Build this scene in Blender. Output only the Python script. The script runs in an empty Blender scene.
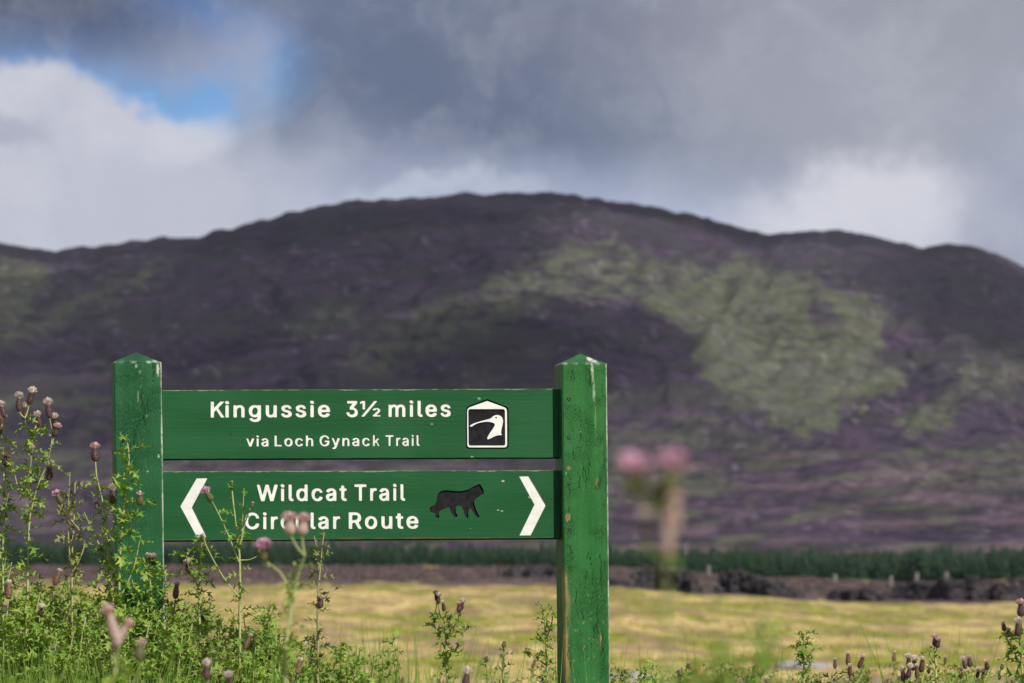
import bpy, math, random
import numpy as np
from mathutils import Vector, Matrix

# ---------------------------------------------------------------- camera, sky, sun, exposure
C = bpy.context.scene.collection
sc = bpy.context.scene
FPX = 3840.0                       # focal length in pixels (135 mm on a 36 mm sensor)
PITCH = math.atan(218.5 / FPX)     # horizon at pixel row 560
CZ = 1.0                           # height of the camera over the ground
D0 = 7.7                           # distance of the sign

cam = bpy.data.cameras.new('camera'); cam_o = bpy.data.objects.new('camera', cam); C.objects.link(cam_o)
cam.lens = 135.0; cam.sensor_width = 36.0; cam.clip_start = 0.05; cam.clip_end = 12000
cam_o.location = (0, 0, CZ); cam_o.rotation_euler = (math.radians(90) + PITCH, 0, 0)
cam.dof.use_dof = True; cam.dof.focus_distance = 7.66; cam.dof.aperture_fstop = 11.0; cam.dof.aperture_blades = 9
sc.camera = cam_o

SUN_AZ = math.radians(33)          # to the right of straight behind the camera
SUN_EL = math.radians(40)
sun_dir = Vector((math.sin(SUN_AZ) * math.cos(SUN_EL), -math.cos(SUN_AZ) * math.cos(SUN_EL), math.sin(SUN_EL)))
sl = bpy.data.lights.new('sun', 'SUN'); sl.energy = 4.8; sl.angle = math.radians(0.6); sl.color = (1.0, 0.955, 0.88)
so = bpy.data.objects.new('sun', sl); C.objects.link(so); so.location = (8, -12, 12)
so.rotation_euler = (-sun_dir).to_track_quat('-Z', 'Y').to_euler()

sc.view_settings.view_transform = 'Standard'; sc.view_settings.look = 'None'
sc.view_settings.exposure = 0.0; sc.view_settings.gamma = 1.0; sc.view_settings.use_curve_mapping = False
sc.cycles.max_bounces = 6; sc.cycles.transparent_max_bounces = 8


def lin(r, g, b):
    f = lambda c: (c / 255 / 12.92) if c / 255 <= 0.04045 else ((c / 255 + 0.055) / 1.055) ** 2.4
    return (f(r), f(g), f(b))


class NT:
    """small node tree writer"""
    def __init__(s, tree):
        s.t = tree; s.n = tree.nodes; s.l = tree.links
    def put(s, sock, v):
        if v is None: return
        if hasattr(v, 'is_linked') or isinstance(v, bpy.types.NodeSocket): s.l.new(v, sock)
        else:
            if isinstance(v, (tuple, list)) and len(v) == 3 and sock.type == 'RGBA': v = (*v, 1)
            sock.default_value = v
    def m(s, op, a, b=None, c=None, clamp=False):
        n = s.n.new('ShaderNodeMath'); n.operation = op; n.use_clamp = clamp
        for i, v in enumerate((a, b, c)): s.put(n.inputs[i], v)
        return n.outputs[0]
    def v(s, op, a, b=None, out=0):
        n = s.n.new('ShaderNodeVectorMath'); n.operation = op
        s.put(n.inputs[0], a)
        if b is not None: s.put(n.inputs[3 if op == 'SCALE' else 1], b)
        return n.outputs[out]
    def mix(s, f, a, b, bt='MIX'):
        n = s.n.new('ShaderNodeMix'); n.data_type = 'RGBA'; n.blend_type = bt; n.clamp_factor = True
        s.put(n.inputs['Factor'], f)
        s.put([i for i in n.inputs if i.name == 'A' and i.type == 'RGBA'][0], a)
        s.put([i for i in n.inputs if i.name == 'B' and i.type == 'RGBA'][0], b)
        return [o for o in n.outputs if o.type == 'RGBA'][0]
    def noise(s, vec, scale, detail=3, rough=0.55, out=0, dist=0.0):
        n = s.n.new('ShaderNodeTexNoise'); s.put(n.inputs['Vector'], vec)
        n.inputs['Scale'].default_value = scale; n.inputs['Detail'].default_value = detail
        n.inputs['Roughness'].default_value = rough; n.inputs['Distortion'].default_value = dist
        return n.outputs[out]
    def rng(s, v, a, b, c=0.0, d=1.0, smooth=True):
        n = s.n.new('ShaderNodeMapRange'); n.interpolation_type = 'SMOOTHSTEP' if smooth else 'LINEAR'
        s.put(n.inputs['Value'], v)
        n.inputs['From Min'].default_value = a; n.inputs['From Max'].default_value = b
        n.inputs['To Min'].default_value = c; n.inputs['To Max'].default_value = d
        return n.outputs[0]
    def sep(s, v):
        n = s.n.new('ShaderNodeSeparateXYZ'); s.put(n.inputs[0], v); return n.outputs
    def comb(s, x, y, z):
        n = s.n.new('ShaderNodeCombineXYZ')
        for i, q in enumerate((x, y, z)): s.put(n.inputs[i], q)
        return n.outputs[0]
    def obj(s):
        return s.n.new('ShaderNodeTexCoord').outputs['Object']
    def attr(s, name):
        n = s.n.new('ShaderNodeAttribute'); n.attribute_name = name; return n.outputs['Color']


world = bpy.data.worlds.new('World'); sc.world = world; world.use_nodes = True
w = NT(world.node_tree); world.node_tree.nodes.clear()
STR = 0.10
sky = w.n.new('ShaderNodeTexSky'); sky.sky_type = 'NISHITA'; sky.sun_disc = False
sky.sun_elevation = SUN_EL; sky.sun_rotation = math.pi - SUN_AZ; sky.altitude = 300; sky.ozone_density = 2.0
dirv = w.n.new('ShaderNodeTexCoord').outputs['Generated']
dx, dy, dz = w.sep(dirv)
az = w.m('ARCTAN2', dx, dy)
U = w.m('MULTIPLY', az, 1000 * 3.84 / 1000)             # azimuth, in thousands of 1/3840 rad
V = w.m('MULTIPLY', w.m('ARCSINE', dz), 3.84)           # elevation, same unit
uv = w.comb(U, V, 0.0)
wn = w.noise(uv, 6.5, 6, 0.58, out=1); wn2 = w.noise(uv, 19, 6, 0.62, out=1)
warp = w.v('ADD', w.v('SCALE', w.v('SUBTRACT', wn, (.5, .5, .5)), 0.16), w.v('SCALE', w.v('SUBTRACT', wn2, (.5, .5, .5)), 0.055))
uvw = w.v('ADD', uv, warp)
uvs = w.v('ADD', uv, w.v('SCALE', warp, 0.38))
uvm = w.v('ADD', uv, w.v('SCALE', warp, 0.62))
def cl(r, g, b): return tuple(c / STR for c in lin(r, g, b))
def mask(cx, cy, rx, ry, soft=0.6, src=None, rot=0.0, amt=1.0):
    """soft ellipse of cloud, centred at an azimuth / elevation given in 1/3840 rad from (512, 560)"""
    a = w.v('SUBTRACT', src or uvw, ((cx - 512) / 1000, (560 - cy) / 1000, 0))
    if rot:
        n = w.n.new('ShaderNodeVectorRotate'); n.rotation_type = 'Z_AXIS'; w.put(n.inputs[0], a)
        n.inputs['Angle'].default_value = math.radians(rot); a = n.outputs[0]
    a = w.v('MULTIPLY', a, (1000 / rx, 1000 / ry, 0))
    L = w.v('LENGTH', a, out=1)
    return w.rng(L, 1.0 - soft, 1.0 + soft, amt, 0.0)
blue = w.mix(1.0, sky.outputs[0], (0.50, 0.86, 1.22), 'MULTIPLY')
n1 = w.noise(uv, 1.6, 5, 0.6)
n2 = w.noise(uv, 7, 5, 0.6)
body = w.mix(w.rng(n1, 0.3, 0.7), cl(116, 122, 145), cl(176, 178, 192))
cover = w.rng(w.noise(dirv, 2.2, 4, 0.55), 0.30, 0.46)
colr = w.mix(cover, blue, body)
# cloud deck in front of the camera
deck = w.rng(w.v('LENGTH', w.v('MULTIPLY', w.v('SUBTRACT', uv, (0.1, 0.25, 0)), (0.8, 0.9, 0)), out=1), 0.7, 1.3, 1, 0)
dc = w.mix(w.rng(U, -0.25, 0.45), cl(110, 123, 150), cl(158, 162, 175))
colr = w.mix(deck, colr, dc)
colr = w.mix(mask(480, 60, 170, 110, .7, uvs, 0, .8), colr, cl(90, 104, 132))           # dark belly of the deck
colr = w.mix(mask(590, 120, 130, 50, .8, uvs, 15, .6), colr, cl(104, 117, 143))
colr = w.mix(mask(780, 30, 260, 60, .8, uvs, 0, .45), colr, cl(148, 148, 162))
colr = w.mix(mask(870, 110, 200, 60, .8, uvs, 0, .4), colr, cl(164, 168, 182))
colr = w.mix(mask(500, 235, 430, 62, .75, uvs, 0, .85), colr, cl(176, 187, 214))         # light under the deck
colr = w.mix(mask(320, 200, 130, 70, .7, uvs, 0, .55), colr, cl(168, 176, 200))
colr = w.mix(mask(860, 222, 118, 58, .5, uvw, 0, .85), colr, cl(222, 222, 230))          # bright bank low on the right
colr = w.mix(mask(420, 200, 120, 16, .8, uvw, 0, .5), colr, cl(206, 212, 228))
colr = w.mix(mask(790, 262, 140, 40, .5, uvw, 0, .6), colr, cl(200, 204, 218))
colr = w.mix(mask(1010, 190, 55, 80, .7, uvs, 0, .6), colr, cl(160, 167, 188))
gap = mask(135, 66, 158, 78, .28, uvs, 0, 1)                                             # gap of blue sky on the left
colr = w.mix(gap, colr, w.mix(w.rng(V, .42, .56), cl(124, 176, 228), cl(96, 136, 196)))
colr = w.mix(mask(192, 44, 70, 24, .75, uvm, -8, .75), colr, cl(164, 168, 188))          # thin grey veil in the gap
colr = w.mix(mask(110, 60, 60, 22, .8, uvw, 0, .55), colr, cl(132, 146, 178))
colr = w.mix(mask(250, 90, 22, 70, .8, uvs, 0, .6), colr, cl(156, 166, 190))
pile = mask(36, 212, 206, 128, .11, uvw, 0, 1)                                           # white heap, low left
colr = w.mix(pile, colr, w.mix(w.rng(n2, .3, .7), cl(188, 191, 206), cl(212, 213, 224)))
colr = w.mix(mask(190, 215, 150, 85, .5, uvw, 0, .8), colr, cl(190, 194, 210))
colr = w.mix(mask(178, 132, 44, 24, .55, uvm, 0, .75), colr, cl(212, 214, 224))
colr = w.mix(mask(8, 137, 40, 12, .5, uvs, 8, .65), colr, cl(158, 163, 184))             # grey shelf in it
colr = w.mix(mask(30, 4, 150, 42, .7, uvs, 8, .95), colr, cl(74, 82, 106))               # dark cloud in the top corner
colr = w.mix(mask(-10, 40, 90, 28, .8, uvs, 0, .6), colr, cl(80, 96, 130))
# fine wisps over everything
colr = w.mix(w.rng(w.noise(uvw, 9, 6, .62),   .40, .75, 0, .26), colr, cl(205, 208, 220))
bg = w.n.new('ShaderNodeBackground'); w.put(bg.inputs[0], colr); bg.inputs[1].default_value = STR
wo = w.n.new('ShaderNodeOutputWorld'); w.l.new(bg.outputs[0], wo.inputs[0])

# ---------------------------------------------------------------- helpers
rnd = random.Random(7)
rs = np.random.RandomState(11)

def ray(px, py):
    a = PITCH; X = (px - 512) / FPX; Y = -(py - 341.5) / FPX
    return Vector((X, math.cos(a) - Y * math.sin(a), math.sin(a) + Y * math.cos(a)))
def P(px, py, Y):
    r = ray(px, py); return Vector((r.x, r.y, r.z)) * (Y / r.y) + Vector((0, 0, CZ))

def tag(o, label=None, cat=None, group=None, kind=None):
    if label: o['label'] = label
    if cat: o['category'] = cat
    if group: o['group'] = group
    if kind: o['kind'] = kind
    return o
def empty(name, loc, rz=0.0):
    o = bpy.data.objects.new(name, None); C.objects.link(o); o.location = loc; o.rotation_euler = (0, 0, rz)
    o.empty_display_size = 0.05
    return o
def link_mesh(name, me, parent=None):
    o = bpy.data.objects.new(name, me); C.objects.link(o); o.parent = parent; return o
def mesh(name, verts, faces, mat=None, smooth=False):
    me = bpy.data.meshes.new(name)
    me.from_pydata([tuple(map(float, v)) for v in verts], [], [tuple(int(i) for i in f) for f in faces]); me.update()
    if mat: me.materials.append(mat)
    if smooth: me.polygons.foreach_set('use_smooth', [True] * len(me.polygons))
    return me
def mesh_np(name, V_, F_, mat=None, smooth=False):
    """V_ (n,3), F_ (m,k) all of the same k"""
    me = bpy.data.meshes.new(name); n, (m, k) = len(V_), F_.shape
    me.vertices.add(n); me.vertices.foreach_set('co', np.ascontiguousarray(V_, dtype=np.float32).ravel())
    me.loops.add(m * k); me.loops.foreach_set('vertex_index', np.ascontiguousarray(F_, dtype=np.int32).ravel())
    me.polygons.add(m); me.polygons.foreach_set('loop_start', np.arange(0, m * k, k, dtype=np.int32))
    me.polygons.foreach_set('use_smooth', np.full(m, smooth, dtype=bool))
    me.update(calc_edges=True); me.validate()
    if mat: me.materials.append(mat)
    return me
def set_attr(me, name, rgb):
    a = me.attributes.new(name, 'FLOAT_COLOR', 'POINT')
    a.data.foreach_set('color', np.concatenate([rgb, np.ones((len(rgb), 1))], 1).astype(np.float32).ravel())

def _hash(ix, iy, seed):
    h = (ix.astype(np.int64) * 374761393 + iy.astype(np.int64) * 668265263 + seed * 2147483647) & 0xffffffff
    h = ((h ^ (h >> 13)) * 1274126177) & 0xffffffff
    h = (h ^ (h >> 16)) & 0xffffffff
    return h / 4294967295.0
def vnoise(x, y, seed=0):
    x = np.asarray(x, float); y = np.asarray(y, float)
    x, y = np.broadcast_arrays(x, y)
    ix = np.floor(x); iy = np.floor(y); fx = x - ix; fy = y - iy
    ix = ix.astype(np.int64); iy = iy.astype(np.int64)
    u = fx * fx * fx * (fx * (fx * 6 - 15) + 10); v = fy * fy * fy * (fy * (fy * 6 - 15) + 10)
    def g(ax, ay, qx, qy):
        t = _hash(ax, ay, seed) * 2 * np.pi
        return np.cos(t) * qx + np.sin(t) * qy
    a = g(ix, iy, fx, fy); b = g(ix + 1, iy, fx - 1, fy); c = g(ix, iy + 1, fx, fy - 1); d = g(ix + 1, iy + 1, fx - 1, fy - 1)
    return (a + (b - a) * u + (c - a) * v + (a - b - c + d) * u * v) * 1.5
def fbm(x, y, oct=4, seed=0, gain=0.5):
    s = 0; a = 1.0; f = 1.0; t = 0
    for i in range(oct):
        s = s + a * vnoise(x * f + i * 17.3, y * f - i * 9.1, seed + i); t += a; a *= gain; f *= 2.03
    return s / t
def sstep(x, a, b):
    t = np.clip((x - a) / (b - a), 0, 1); return t * t * (3 - 2 * t)

def principled(name, rough=0.6, spec=0.3):
    m = bpy.data.materials.new(name); m.use_nodes = True
    nt = NT(m.node_tree); b = nt.n['Principled BSDF']
    b.inputs['Roughness'].default_value = rough; b.inputs['Specular IOR Level'].default_value = spec
    return m, nt, b
def bump(nt, b, h, dist, strength=1.0):
    n = nt.n.new('ShaderNodeBump'); nt.put(n.inputs['Height'], h); n.inputs['Distance'].default_value = dist
    n.inputs['Strength'].default_value = strength; nt.l.new(n.outputs[0], b.inputs['Normal'])

# ---------------------------------------------------------------- terrain: one sheet from the feet to behind the ridge
RIDGE = np.array([(-3000, 380), (-1500, 330), (-700, 290), (-300, 262), (-100, 236), (0, 243), (20, 248), (42, 250.5), (90, 249), (112, 242), (150, 237.5), (195, 236.5), (212, 232),
    (250, 220), (290, 208), (320, 202), (350, 197.5), (372, 196.5), (430, 194), (460, 191), (500, 190.5), (550, 189), (575, 191), (620, 200), (660, 206), (700, 214),
    (740, 226), (768, 232.5), (790, 230.5), (830, 227.5), (870, 233), (905, 243.5), (925, 247.5), (945, 243.5), (965, 243.5), (990, 251), (1010, 259), (1024, 265),
    (1100, 286), (1300, 300), (1700, 285), (2400, 340), (4000, 400)], float)
R1, R2 = 560.0, 2600.0
def terrain_pix(azi):
    a = np.clip(azi, -1.0, 1.0)
    return 512 + FPX * np.tan(a), np.cos(a)
def base_z(azi, r):
    """ground height at azimuth azi and distance r"""
    px, ca = terrain_pix(azi)
    # control heights along each ray
    left = sstep(-px, -640, -420)                                     # 1 on the left, 0 on the right
    e330 = np.interp(px, [-400, 200, 560, 620, 700, 800, 900, 1024, 1400], [584, 586, 587.5, 588, 595, 601, 604, 606, 602]) + 2.0 * fbm(px / 140, px * 0, 3, 5)
    e430 = np.interp(px, [-400, 200, 560, 620, 700, 800, 900, 1000, 1100, 1400], [566, 566, 567, 568, 573, 578, 583, 580, 573, 570])
    z330 = CZ - (e330 - 560) * 330 / FPX
    z430 = CZ - (e430 - 560) * 430 / FPX
    z560 = CZ - (560 - 560) * 560 / FPX + 0 * px
    rr = r
    zs = np.zeros_like(px + rr)
    knots = [(0, 0 * px), (12, 0 * px), (30, -0.35 + 0 * px), (60, -1.1 + 0 * px), (110, -1.9 + 0 * px), (200, z330 * 0.75 - .7), (330, z330), (430, z430), (480, z430 * .8 + z560 * .2), (560, z560)]
    zs = knots[0][1] + 0 * rr
    for (ra, za), (rb, zb) in zip(knots[:-1], knots[1:]):
        t = np.clip((rr - ra) / (rb - ra), 0, 1)
        zs = np.where((rr >= ra) & (rr < rb), za + (zb - za) * t, zs)
    X = rr * np.sin(azi); Y = rr * np.cos(azi)
    hum = 0.48 * fbm(X / 7.0, Y / 11.0, 4, 21) * sstep(rr, 25, 90) * (1 - 0.75 * sstep(rr, 300, 345) * (1 - sstep(rr, 345, 400)))
    zs = zs + np.where(rr < R1, hum * (1 - sstep(rr, 500, 560)), 0)
    # the hill
    t = np.clip((rr - R1) / (R2 - R1), 0, 1)
    ridge = np.interp(px, RIDGE[:, 0], RIDGE[:, 1])
    g = 0.80 * np.sin(t * np.pi / 2) ** 1.1 + 0.20 * t
    ypx = 560 - (560 - ridge) * g
    ampl = np.sin(np.clip(t, 0, 1) * np.pi) ** 0.7
    wx = px / 95 + 1.6 * fbm(px / 160, ypx / 90, 3, 31)
    dg = ypx + px * .42
    spur = fbm(wx * 0.8, ypx / 85, 5, 41, 0.52) * 24 - np.abs(fbm(px / 75 + .3, dg / 34, 4, 51, .55)) * 17 + fbm(px / 26, dg / 14, 3, 53, .5) * 2.0
    knob = np.maximum(0, fbm(px / 15, ypx / 8, 3, 61) - .15) * 3.5
    ypx2 = ypx - (spur + knob) * ampl
    # small crags along the skyline
    ypx2 = ypx2 - (fbm(px / 17, px * 0 + .3, 4, 71, .6) * 4.0 + np.maximum(0, fbm(px / 34, px * 0 + 1.3, 3, 73)) * 5) * sstep(t, .8, 1)
    ypx2 = ypx2 + (2.2 + 2.2 * np.exp(-((px - 300) / 70.0) ** 2)) * sstep(t, .6, 1)
    zh = CZ + (560 - ypx2) / FPX * rr / 1.0
    back = np.clip((rr - R2) / 900, 0, 1)
    zh = zh - back * 120 - (rr - R2) * (rr > R2) * (560 - ridge) / FPX
    return np.where(rr < R1, zs, zh), px, ypx2

def axis():
    a = []
    half = math.atan(760 / FPX)
    n = 540
    a += list(np.linspace(-half, half, n))
    out = half; step = 2 * half / n
    side = []
    while out < math.pi:
        step *= 1.12; step = min(step, 0.08); out += step; side.append(out)
    side = [s for s in side if s < math.pi - 0.02] + [math.pi]
    return np.array([-s for s in side[::-1][1:]] + a + side)
AZ = axis()
def sheet(name, radii, mat, close_centre=False):
    A, R = np.meshgrid(AZ, radii)
    z, px, yp = base_z(A, R)
    V_ = np.stack([R * np.sin(A), R * np.cos(A), z], -1).reshape(-1, 3)
    nr, na = A.shape
    i = np.arange(nr - 1)[:, None] * na; j = np.arange(na)[None, :]; j2 = (j + 1) % na
    # counter-clockwise seen from above
    F = np.stack([i + j, i + j2, i + na + j2, i + na + j], -1).reshape(-1, 4)[:, ::-1]
    if close_centre:
        V_[:na] = V_[0] * 0 + np.array([0, 0, z[0, 0]])
    me = mesh_np(name, V_, F, mat, True)
    return me, A.ravel(), R.ravel(), px.ravel(), yp.ravel(), V_

# -- near ground and field
gm, nt, b = principled('moor_ground', 0.9, 0.15)
att = nt.sep(nt.attr('cover')); oc = nt.obj()
sv = nt.v('MULTIPLY', oc, (0.55, 0.18, 1)); sv2 = nt.v('MULTIPLY', oc, (1.8, 0.8, 1))
a1 = nt.noise(sv, 0.42, 4, .55); a2 = nt.noise(sv2, 0.9, 4, .6); a3 = nt.noise(oc, 5, 4, .65); a4 = nt.noise(nt.v('ADD', sv, (31, 7, 0)), 0.9, 5, .6)
straw = nt.mix(nt.rng(a2, .36, .64), (0.46, 0.34, 0.10), (0.84, 0.66, 0.28))
green = nt.mix(nt.rng(a2, .36, .64), (0.16, 0.19, 0.025), (0.42, 0.40, 0.05))
fld = nt.mix(att[2], straw, green)
fld = nt.mix(nt.rng(a4, .49, .60, 0, .85), fld, (0.36, 0.235, 0.15))
fld = nt.mix(nt.rng(nt.noise(sv2, 2.5, 3, .6), .52, .72, 0, .3), fld, (0.30, 0.25, 0.08))
hea = nt.mix(nt.rng(a2, .35, .65), (0.075, 0.048, 0.055), (0.20, 0.135, 0.135))
hea = nt.mix(nt.rng(a1, .54, .62, 0, .7), hea, (0.11, 0.115, 0.045))
soil = nt.mix(a3, (0.13, 0.16, 0.035), (0.30, 0.27, 0.09))
cc = nt.mix(att[1], nt.mix(att[0], soil, fld), hea)
nt.put(b.inputs['Base Color'], cc); bump(nt, b, nt.noise(oc, 3, 5, .7), 0.25)
radii = np.concatenate([[0.01], np.geomspace(0.6, 30, 26), np.geomspace(31.5, 330, 120), np.linspace(332, R1, 60)])
me, A_, R_, px_, yp_, V_ = sheet('ground', radii, gm, True)
left = sstep(-px_, -640, -420)
edge = 330 + 9 * fbm(px_ / 60, R_ * 0, 3, 81) + 3 * left
field = sstep(R_, 18, 40)
heath = sstep(R_, edge, edge + 6)
heath = np.maximum(heath, 0)
heath = heath * (1 - sstep(px_, 985, 1010) * sstep(-R_, -440, -400)) * (1 - .8 * sstep(fbm(px_ / 30, R_ / 14, 3, 83), .22, .34))
def band(X, Y): return fbm(X / 5.0, Y / 19, 5, 301, .62) + .35 * fbm(X / 26, Y / 60, 2, 311)
gb = sstep(band(V_[:, 0], V_[:, 1]) + .35 * sstep(-px_, -760, -560) * sstep(px_, 520, 600) * sstep(R_, 180, 260), -.08, .12)
set_attr(me, 'cover', np.stack([field, heath, gb], -1))
ground = link_mesh('ground', me); tag(ground, kind='structure')

# -- hillside
hm, nt, b = principled('hill_moor', 0.95, 0.08)
att = nt.sep(nt.attr('cover')); oc = nt.obj()
h1 = nt.noise(oc, 0.013, 6, .65, dist=.6); h2 = nt.noise(oc, 0.055, 7, .72, dist=.4); h3 = nt.noise(oc, 0.30, 4, .65)
heat = nt.mix(nt.rng(h2, .36, .64), (0.019, 0.016, 0.028), (0.082, 0.056, 0.088))
heat = nt.mix(nt.rng(h3, .52, .74, 0, .25), heat, (0.10, 0.08, 0.10))
heat = nt.mix(nt.rng(h1, .46, .58, 0, .8), heat, (0.045, 0.043, 0.042))
gras = nt.mix(nt.rng(h2, .36, .64), (0.060, 0.070, 0.036), (0.132, 0.140, 0.082))
gras = nt.mix(nt.rng(h1, .42, .62, 0, .5), gras, (0.125, 0.13, 0.11))
gras = nt.mix(nt.rng(h3, .52, .72, 0, .25), gras, (0.20, 0.19, 0.16))
mau = nt.mix(nt.rng(h2, .3, .7), (0.080, 0.050, 0.072), (0.20, 0.14, 0.155))
cc = nt.mix(att[2], nt.mix(att[0], heat, gras), mau)
cc = nt.mix(nt.m('MULTIPLY', att[1], nt.rng(h3, .35, .6)), cc, (0.30, 0.29, 0.31))
nt.put(b.inputs['Base Color'], cc); bump(nt, b, nt.noise(oc, 0.10, 6, .66), 3.2)
radii = np.concatenate([np.linspace(R1, 1200, 110), np.linspace(1206, R2, 150), np.linspace(R2 + 10, 3500, 14)])
me, A_, R_, px_, yp_, V_ = sheet('hillside', radii, hm)
t_ = np.clip((R_ - R1) / (R2 - R1), 0, 1)
def in_poly(px, py, poly):
    ins = np.zeros(px.shape, bool); j = len(poly) - 1
    for i in range(len(poly)):
        xi, yi = poly[i]; xj, yj = poly[j]
        c = ((yi > py) != (yj > py)) & (px < (xj - xi) * (py - yi) / (yj - yi + 1e-9) + xi)
        ins ^= c; j = i
    return ins
def poly_mask(px, py, poly, soft, wob=9, seed=0):
    wx = px + wob * fbm(px / 24, py / 14, 4, 100 + seed); wy = py + wob * .6 * fbm(px / 24, py / 14, 4, 140 + seed)
    acc = np.zeros(px.shape)
    offs = [(0, 0), (1, 0), (-1, 0), (0, 1), (0, -1), (.7, .7), (-.7, .7), (.7, -.7), (-.7, -.7)]
    for ox, oy in offs: acc += in_poly(wx + ox * soft, wy + oy * soft * .7, poly)
    return acc / len(offs)
big = [(628, 302), (660, 290), (690, 284), (716, 262), (735, 252), (757, 265), (790, 276), (815, 281), (850, 292), (884, 304), (880, 325), (874, 345), (884, 362), (900, 380), (888, 398), (866, 404), (842, 412), (834, 430),
       (800, 436), (770, 428), (752, 402), (724, 392), (702, 376), (694, 355), (687, 335), (665, 315)]
G = poly_mask(px_, yp_, big, 5, 34, 1) * 1.0
G -= 0.75 * poly_mask(px_, yp_, [(812, 300), (832, 303), (840, 326), (822, 332), (808, 318)], 3, 8, 2)
for i, (poly, a) in enumerate([
    ([(902, 416), (925, 408), (962, 412), (945, 428), (915, 436), (895, 432)], .75),
    ([(470, 300), (520, 262), (560, 246), (610, 240), (640, 250), (668, 262), (715, 258), (690, 290), (640, 300), (590, 296), (540, 305), (500, 322)], .42),
    ([(350, 350), (400, 320), (470, 290), (530, 262), (560, 290), (500, 325), (440, 350), (400, 372), (340, 372)], .40),
    ([(284, 334), (320, 312), (356, 300), (345, 325), (310, 342)], .45),
    ([(-60, 270), (30, 262), (50, 275), (40, 300), (20, 330), (-60, 360)], .55),
    ([(70, 300), (120, 275), (175, 255), (172, 264), (130, 290), (80, 316), (10, 350), (0, 340)], .5),
    ([(600, 478), (660, 462), (730, 470), (720, 488), (650, 500), (600, 498)], .35),
    ([(850, 470), (930, 455), (1024, 445), (1100, 470), (1000, 492), (900, 490)], .33),
    ([(940, 372), (1000, 360), (1060, 372), (1020, 392), (960, 396)], .32),
    ([(560, 440), (700, 410), (760, 440), (700, 455), (600, 462)], .22),
    ([(60, 440), (110, 415), (112, 430), (70, 452)], .3)]):
    G = np.maximum(G, a * 1.6 * poly_mask(px_, yp_, poly, 9, 22, 5 + i))
brk = fbm(px_ / 26, yp_ / 9, 4, 201)
G = G * np.clip(0.80 + np.where(G > .7, .8, 2.4) * (brk + .5 * fbm(px_ / 9, yp_ / 5, 3, 251)), 0.0, 1.25)
G = np.maximum(G, np.clip((fbm(px_ / 70 + yp_ / 45, yp_ / 26, 4, 211) - .20) * 2.6, 0, .5) * sstep(yp_, 260, 420))
rock = sstep(fbm(px_ / 10, yp_ / 5, 3, 221), .27, .46) * (0.45 + .25 * np.clip(G, 0, 1)) * sstep(fbm(px_ / 70, yp_ / 50, 2, 223), -.2, .2)
# mauve and straw streaks on the gentle lower slope
low = sstep(yp_, 425, 490)
M = low * np.clip((fbm(px_ / 85 + yp_ / 40, yp_ / 17, 5, 231, .55) + .0) * 2.6, 0, .8)
G = np.maximum(G, low * np.clip((fbm(px_ / 85 + yp_ / 30, yp_ / 18, 5, 241, .55) - .05) * 2.8, 0, .75))
set_attr(me, 'cover', np.clip(np.stack([G, rock, M], -1), 0, 1))
hill = link_mesh('hillside', me); tag(hill, kind='structure')

# -- the air between here and the hill
bx_ = mesh('haze', [(x, y, z) for z in (-25, 420) for x, y in ((-3700, -3700), (3700, -3700), (3700, 3700), (-3700, 3700))], [(0, 3, 2, 1), (4, 5, 6, 7), (0, 1, 5, 4), (1, 2, 6, 5), (2, 3, 7, 6), (3, 0, 4, 7)])
hz = bpy.data.materials.new('haze'); hz.use_nodes = True; hz.node_tree.nodes.clear(); h_ = NT(hz.node_tree)
pv = h_.n.new('ShaderNodeVolumePrincipled'); pv.inputs['Density'].default_value = 0.000032; pv.inputs['Color'].default_value = (.82, .88, 1, 1); pv.inputs['Anisotropy'].default_value = .1
ho = h_.n.new('ShaderNodeOutputMaterial'); h_.l.new(pv.outputs[0], ho.inputs['Volume']); bx_.materials.append(hz)
haze = link_mesh('haze', bx_); tag(haze, kind='stuff')

# -- unseen cloud lobes added high over the moor, shaped to shade the upper and left slopes, the field stays in the sun
cm = bpy.data.materials.new('cloud'); cm.use_nodes = True; c_n = NT(cm.node_tree); cm.node_tree.nodes.clear()
df = c_n.n.new('ShaderNodeBsdfDiffuse'); df.inputs[0].default_value = (.85, .86, .9, 1)
tr = c_n.n.new('ShaderNodeBsdfTransparent'); mx_ = c_n.n.new('ShaderNodeMixShader'); co_ = c_n.n.new('ShaderNodeOutputMaterial')
lw = c_n.n.new('ShaderNodeLayerWeight'); lw.inputs[0].default_value = .5
c_n.put(mx_.inputs[0], c_n.m('MULTIPLY', c_n.rng(lw.outputs['Facing'], 1.0, .35), .40))     # wispy towards its rims
c_n.l.new(tr.outputs[0], mx_.inputs[1]); c_n.l.new(df.outputs[0], mx_.inputs[2]); c_n.l.new(mx_.outputs[0], co_.inputs['Surface'])
import bmesh
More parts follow.
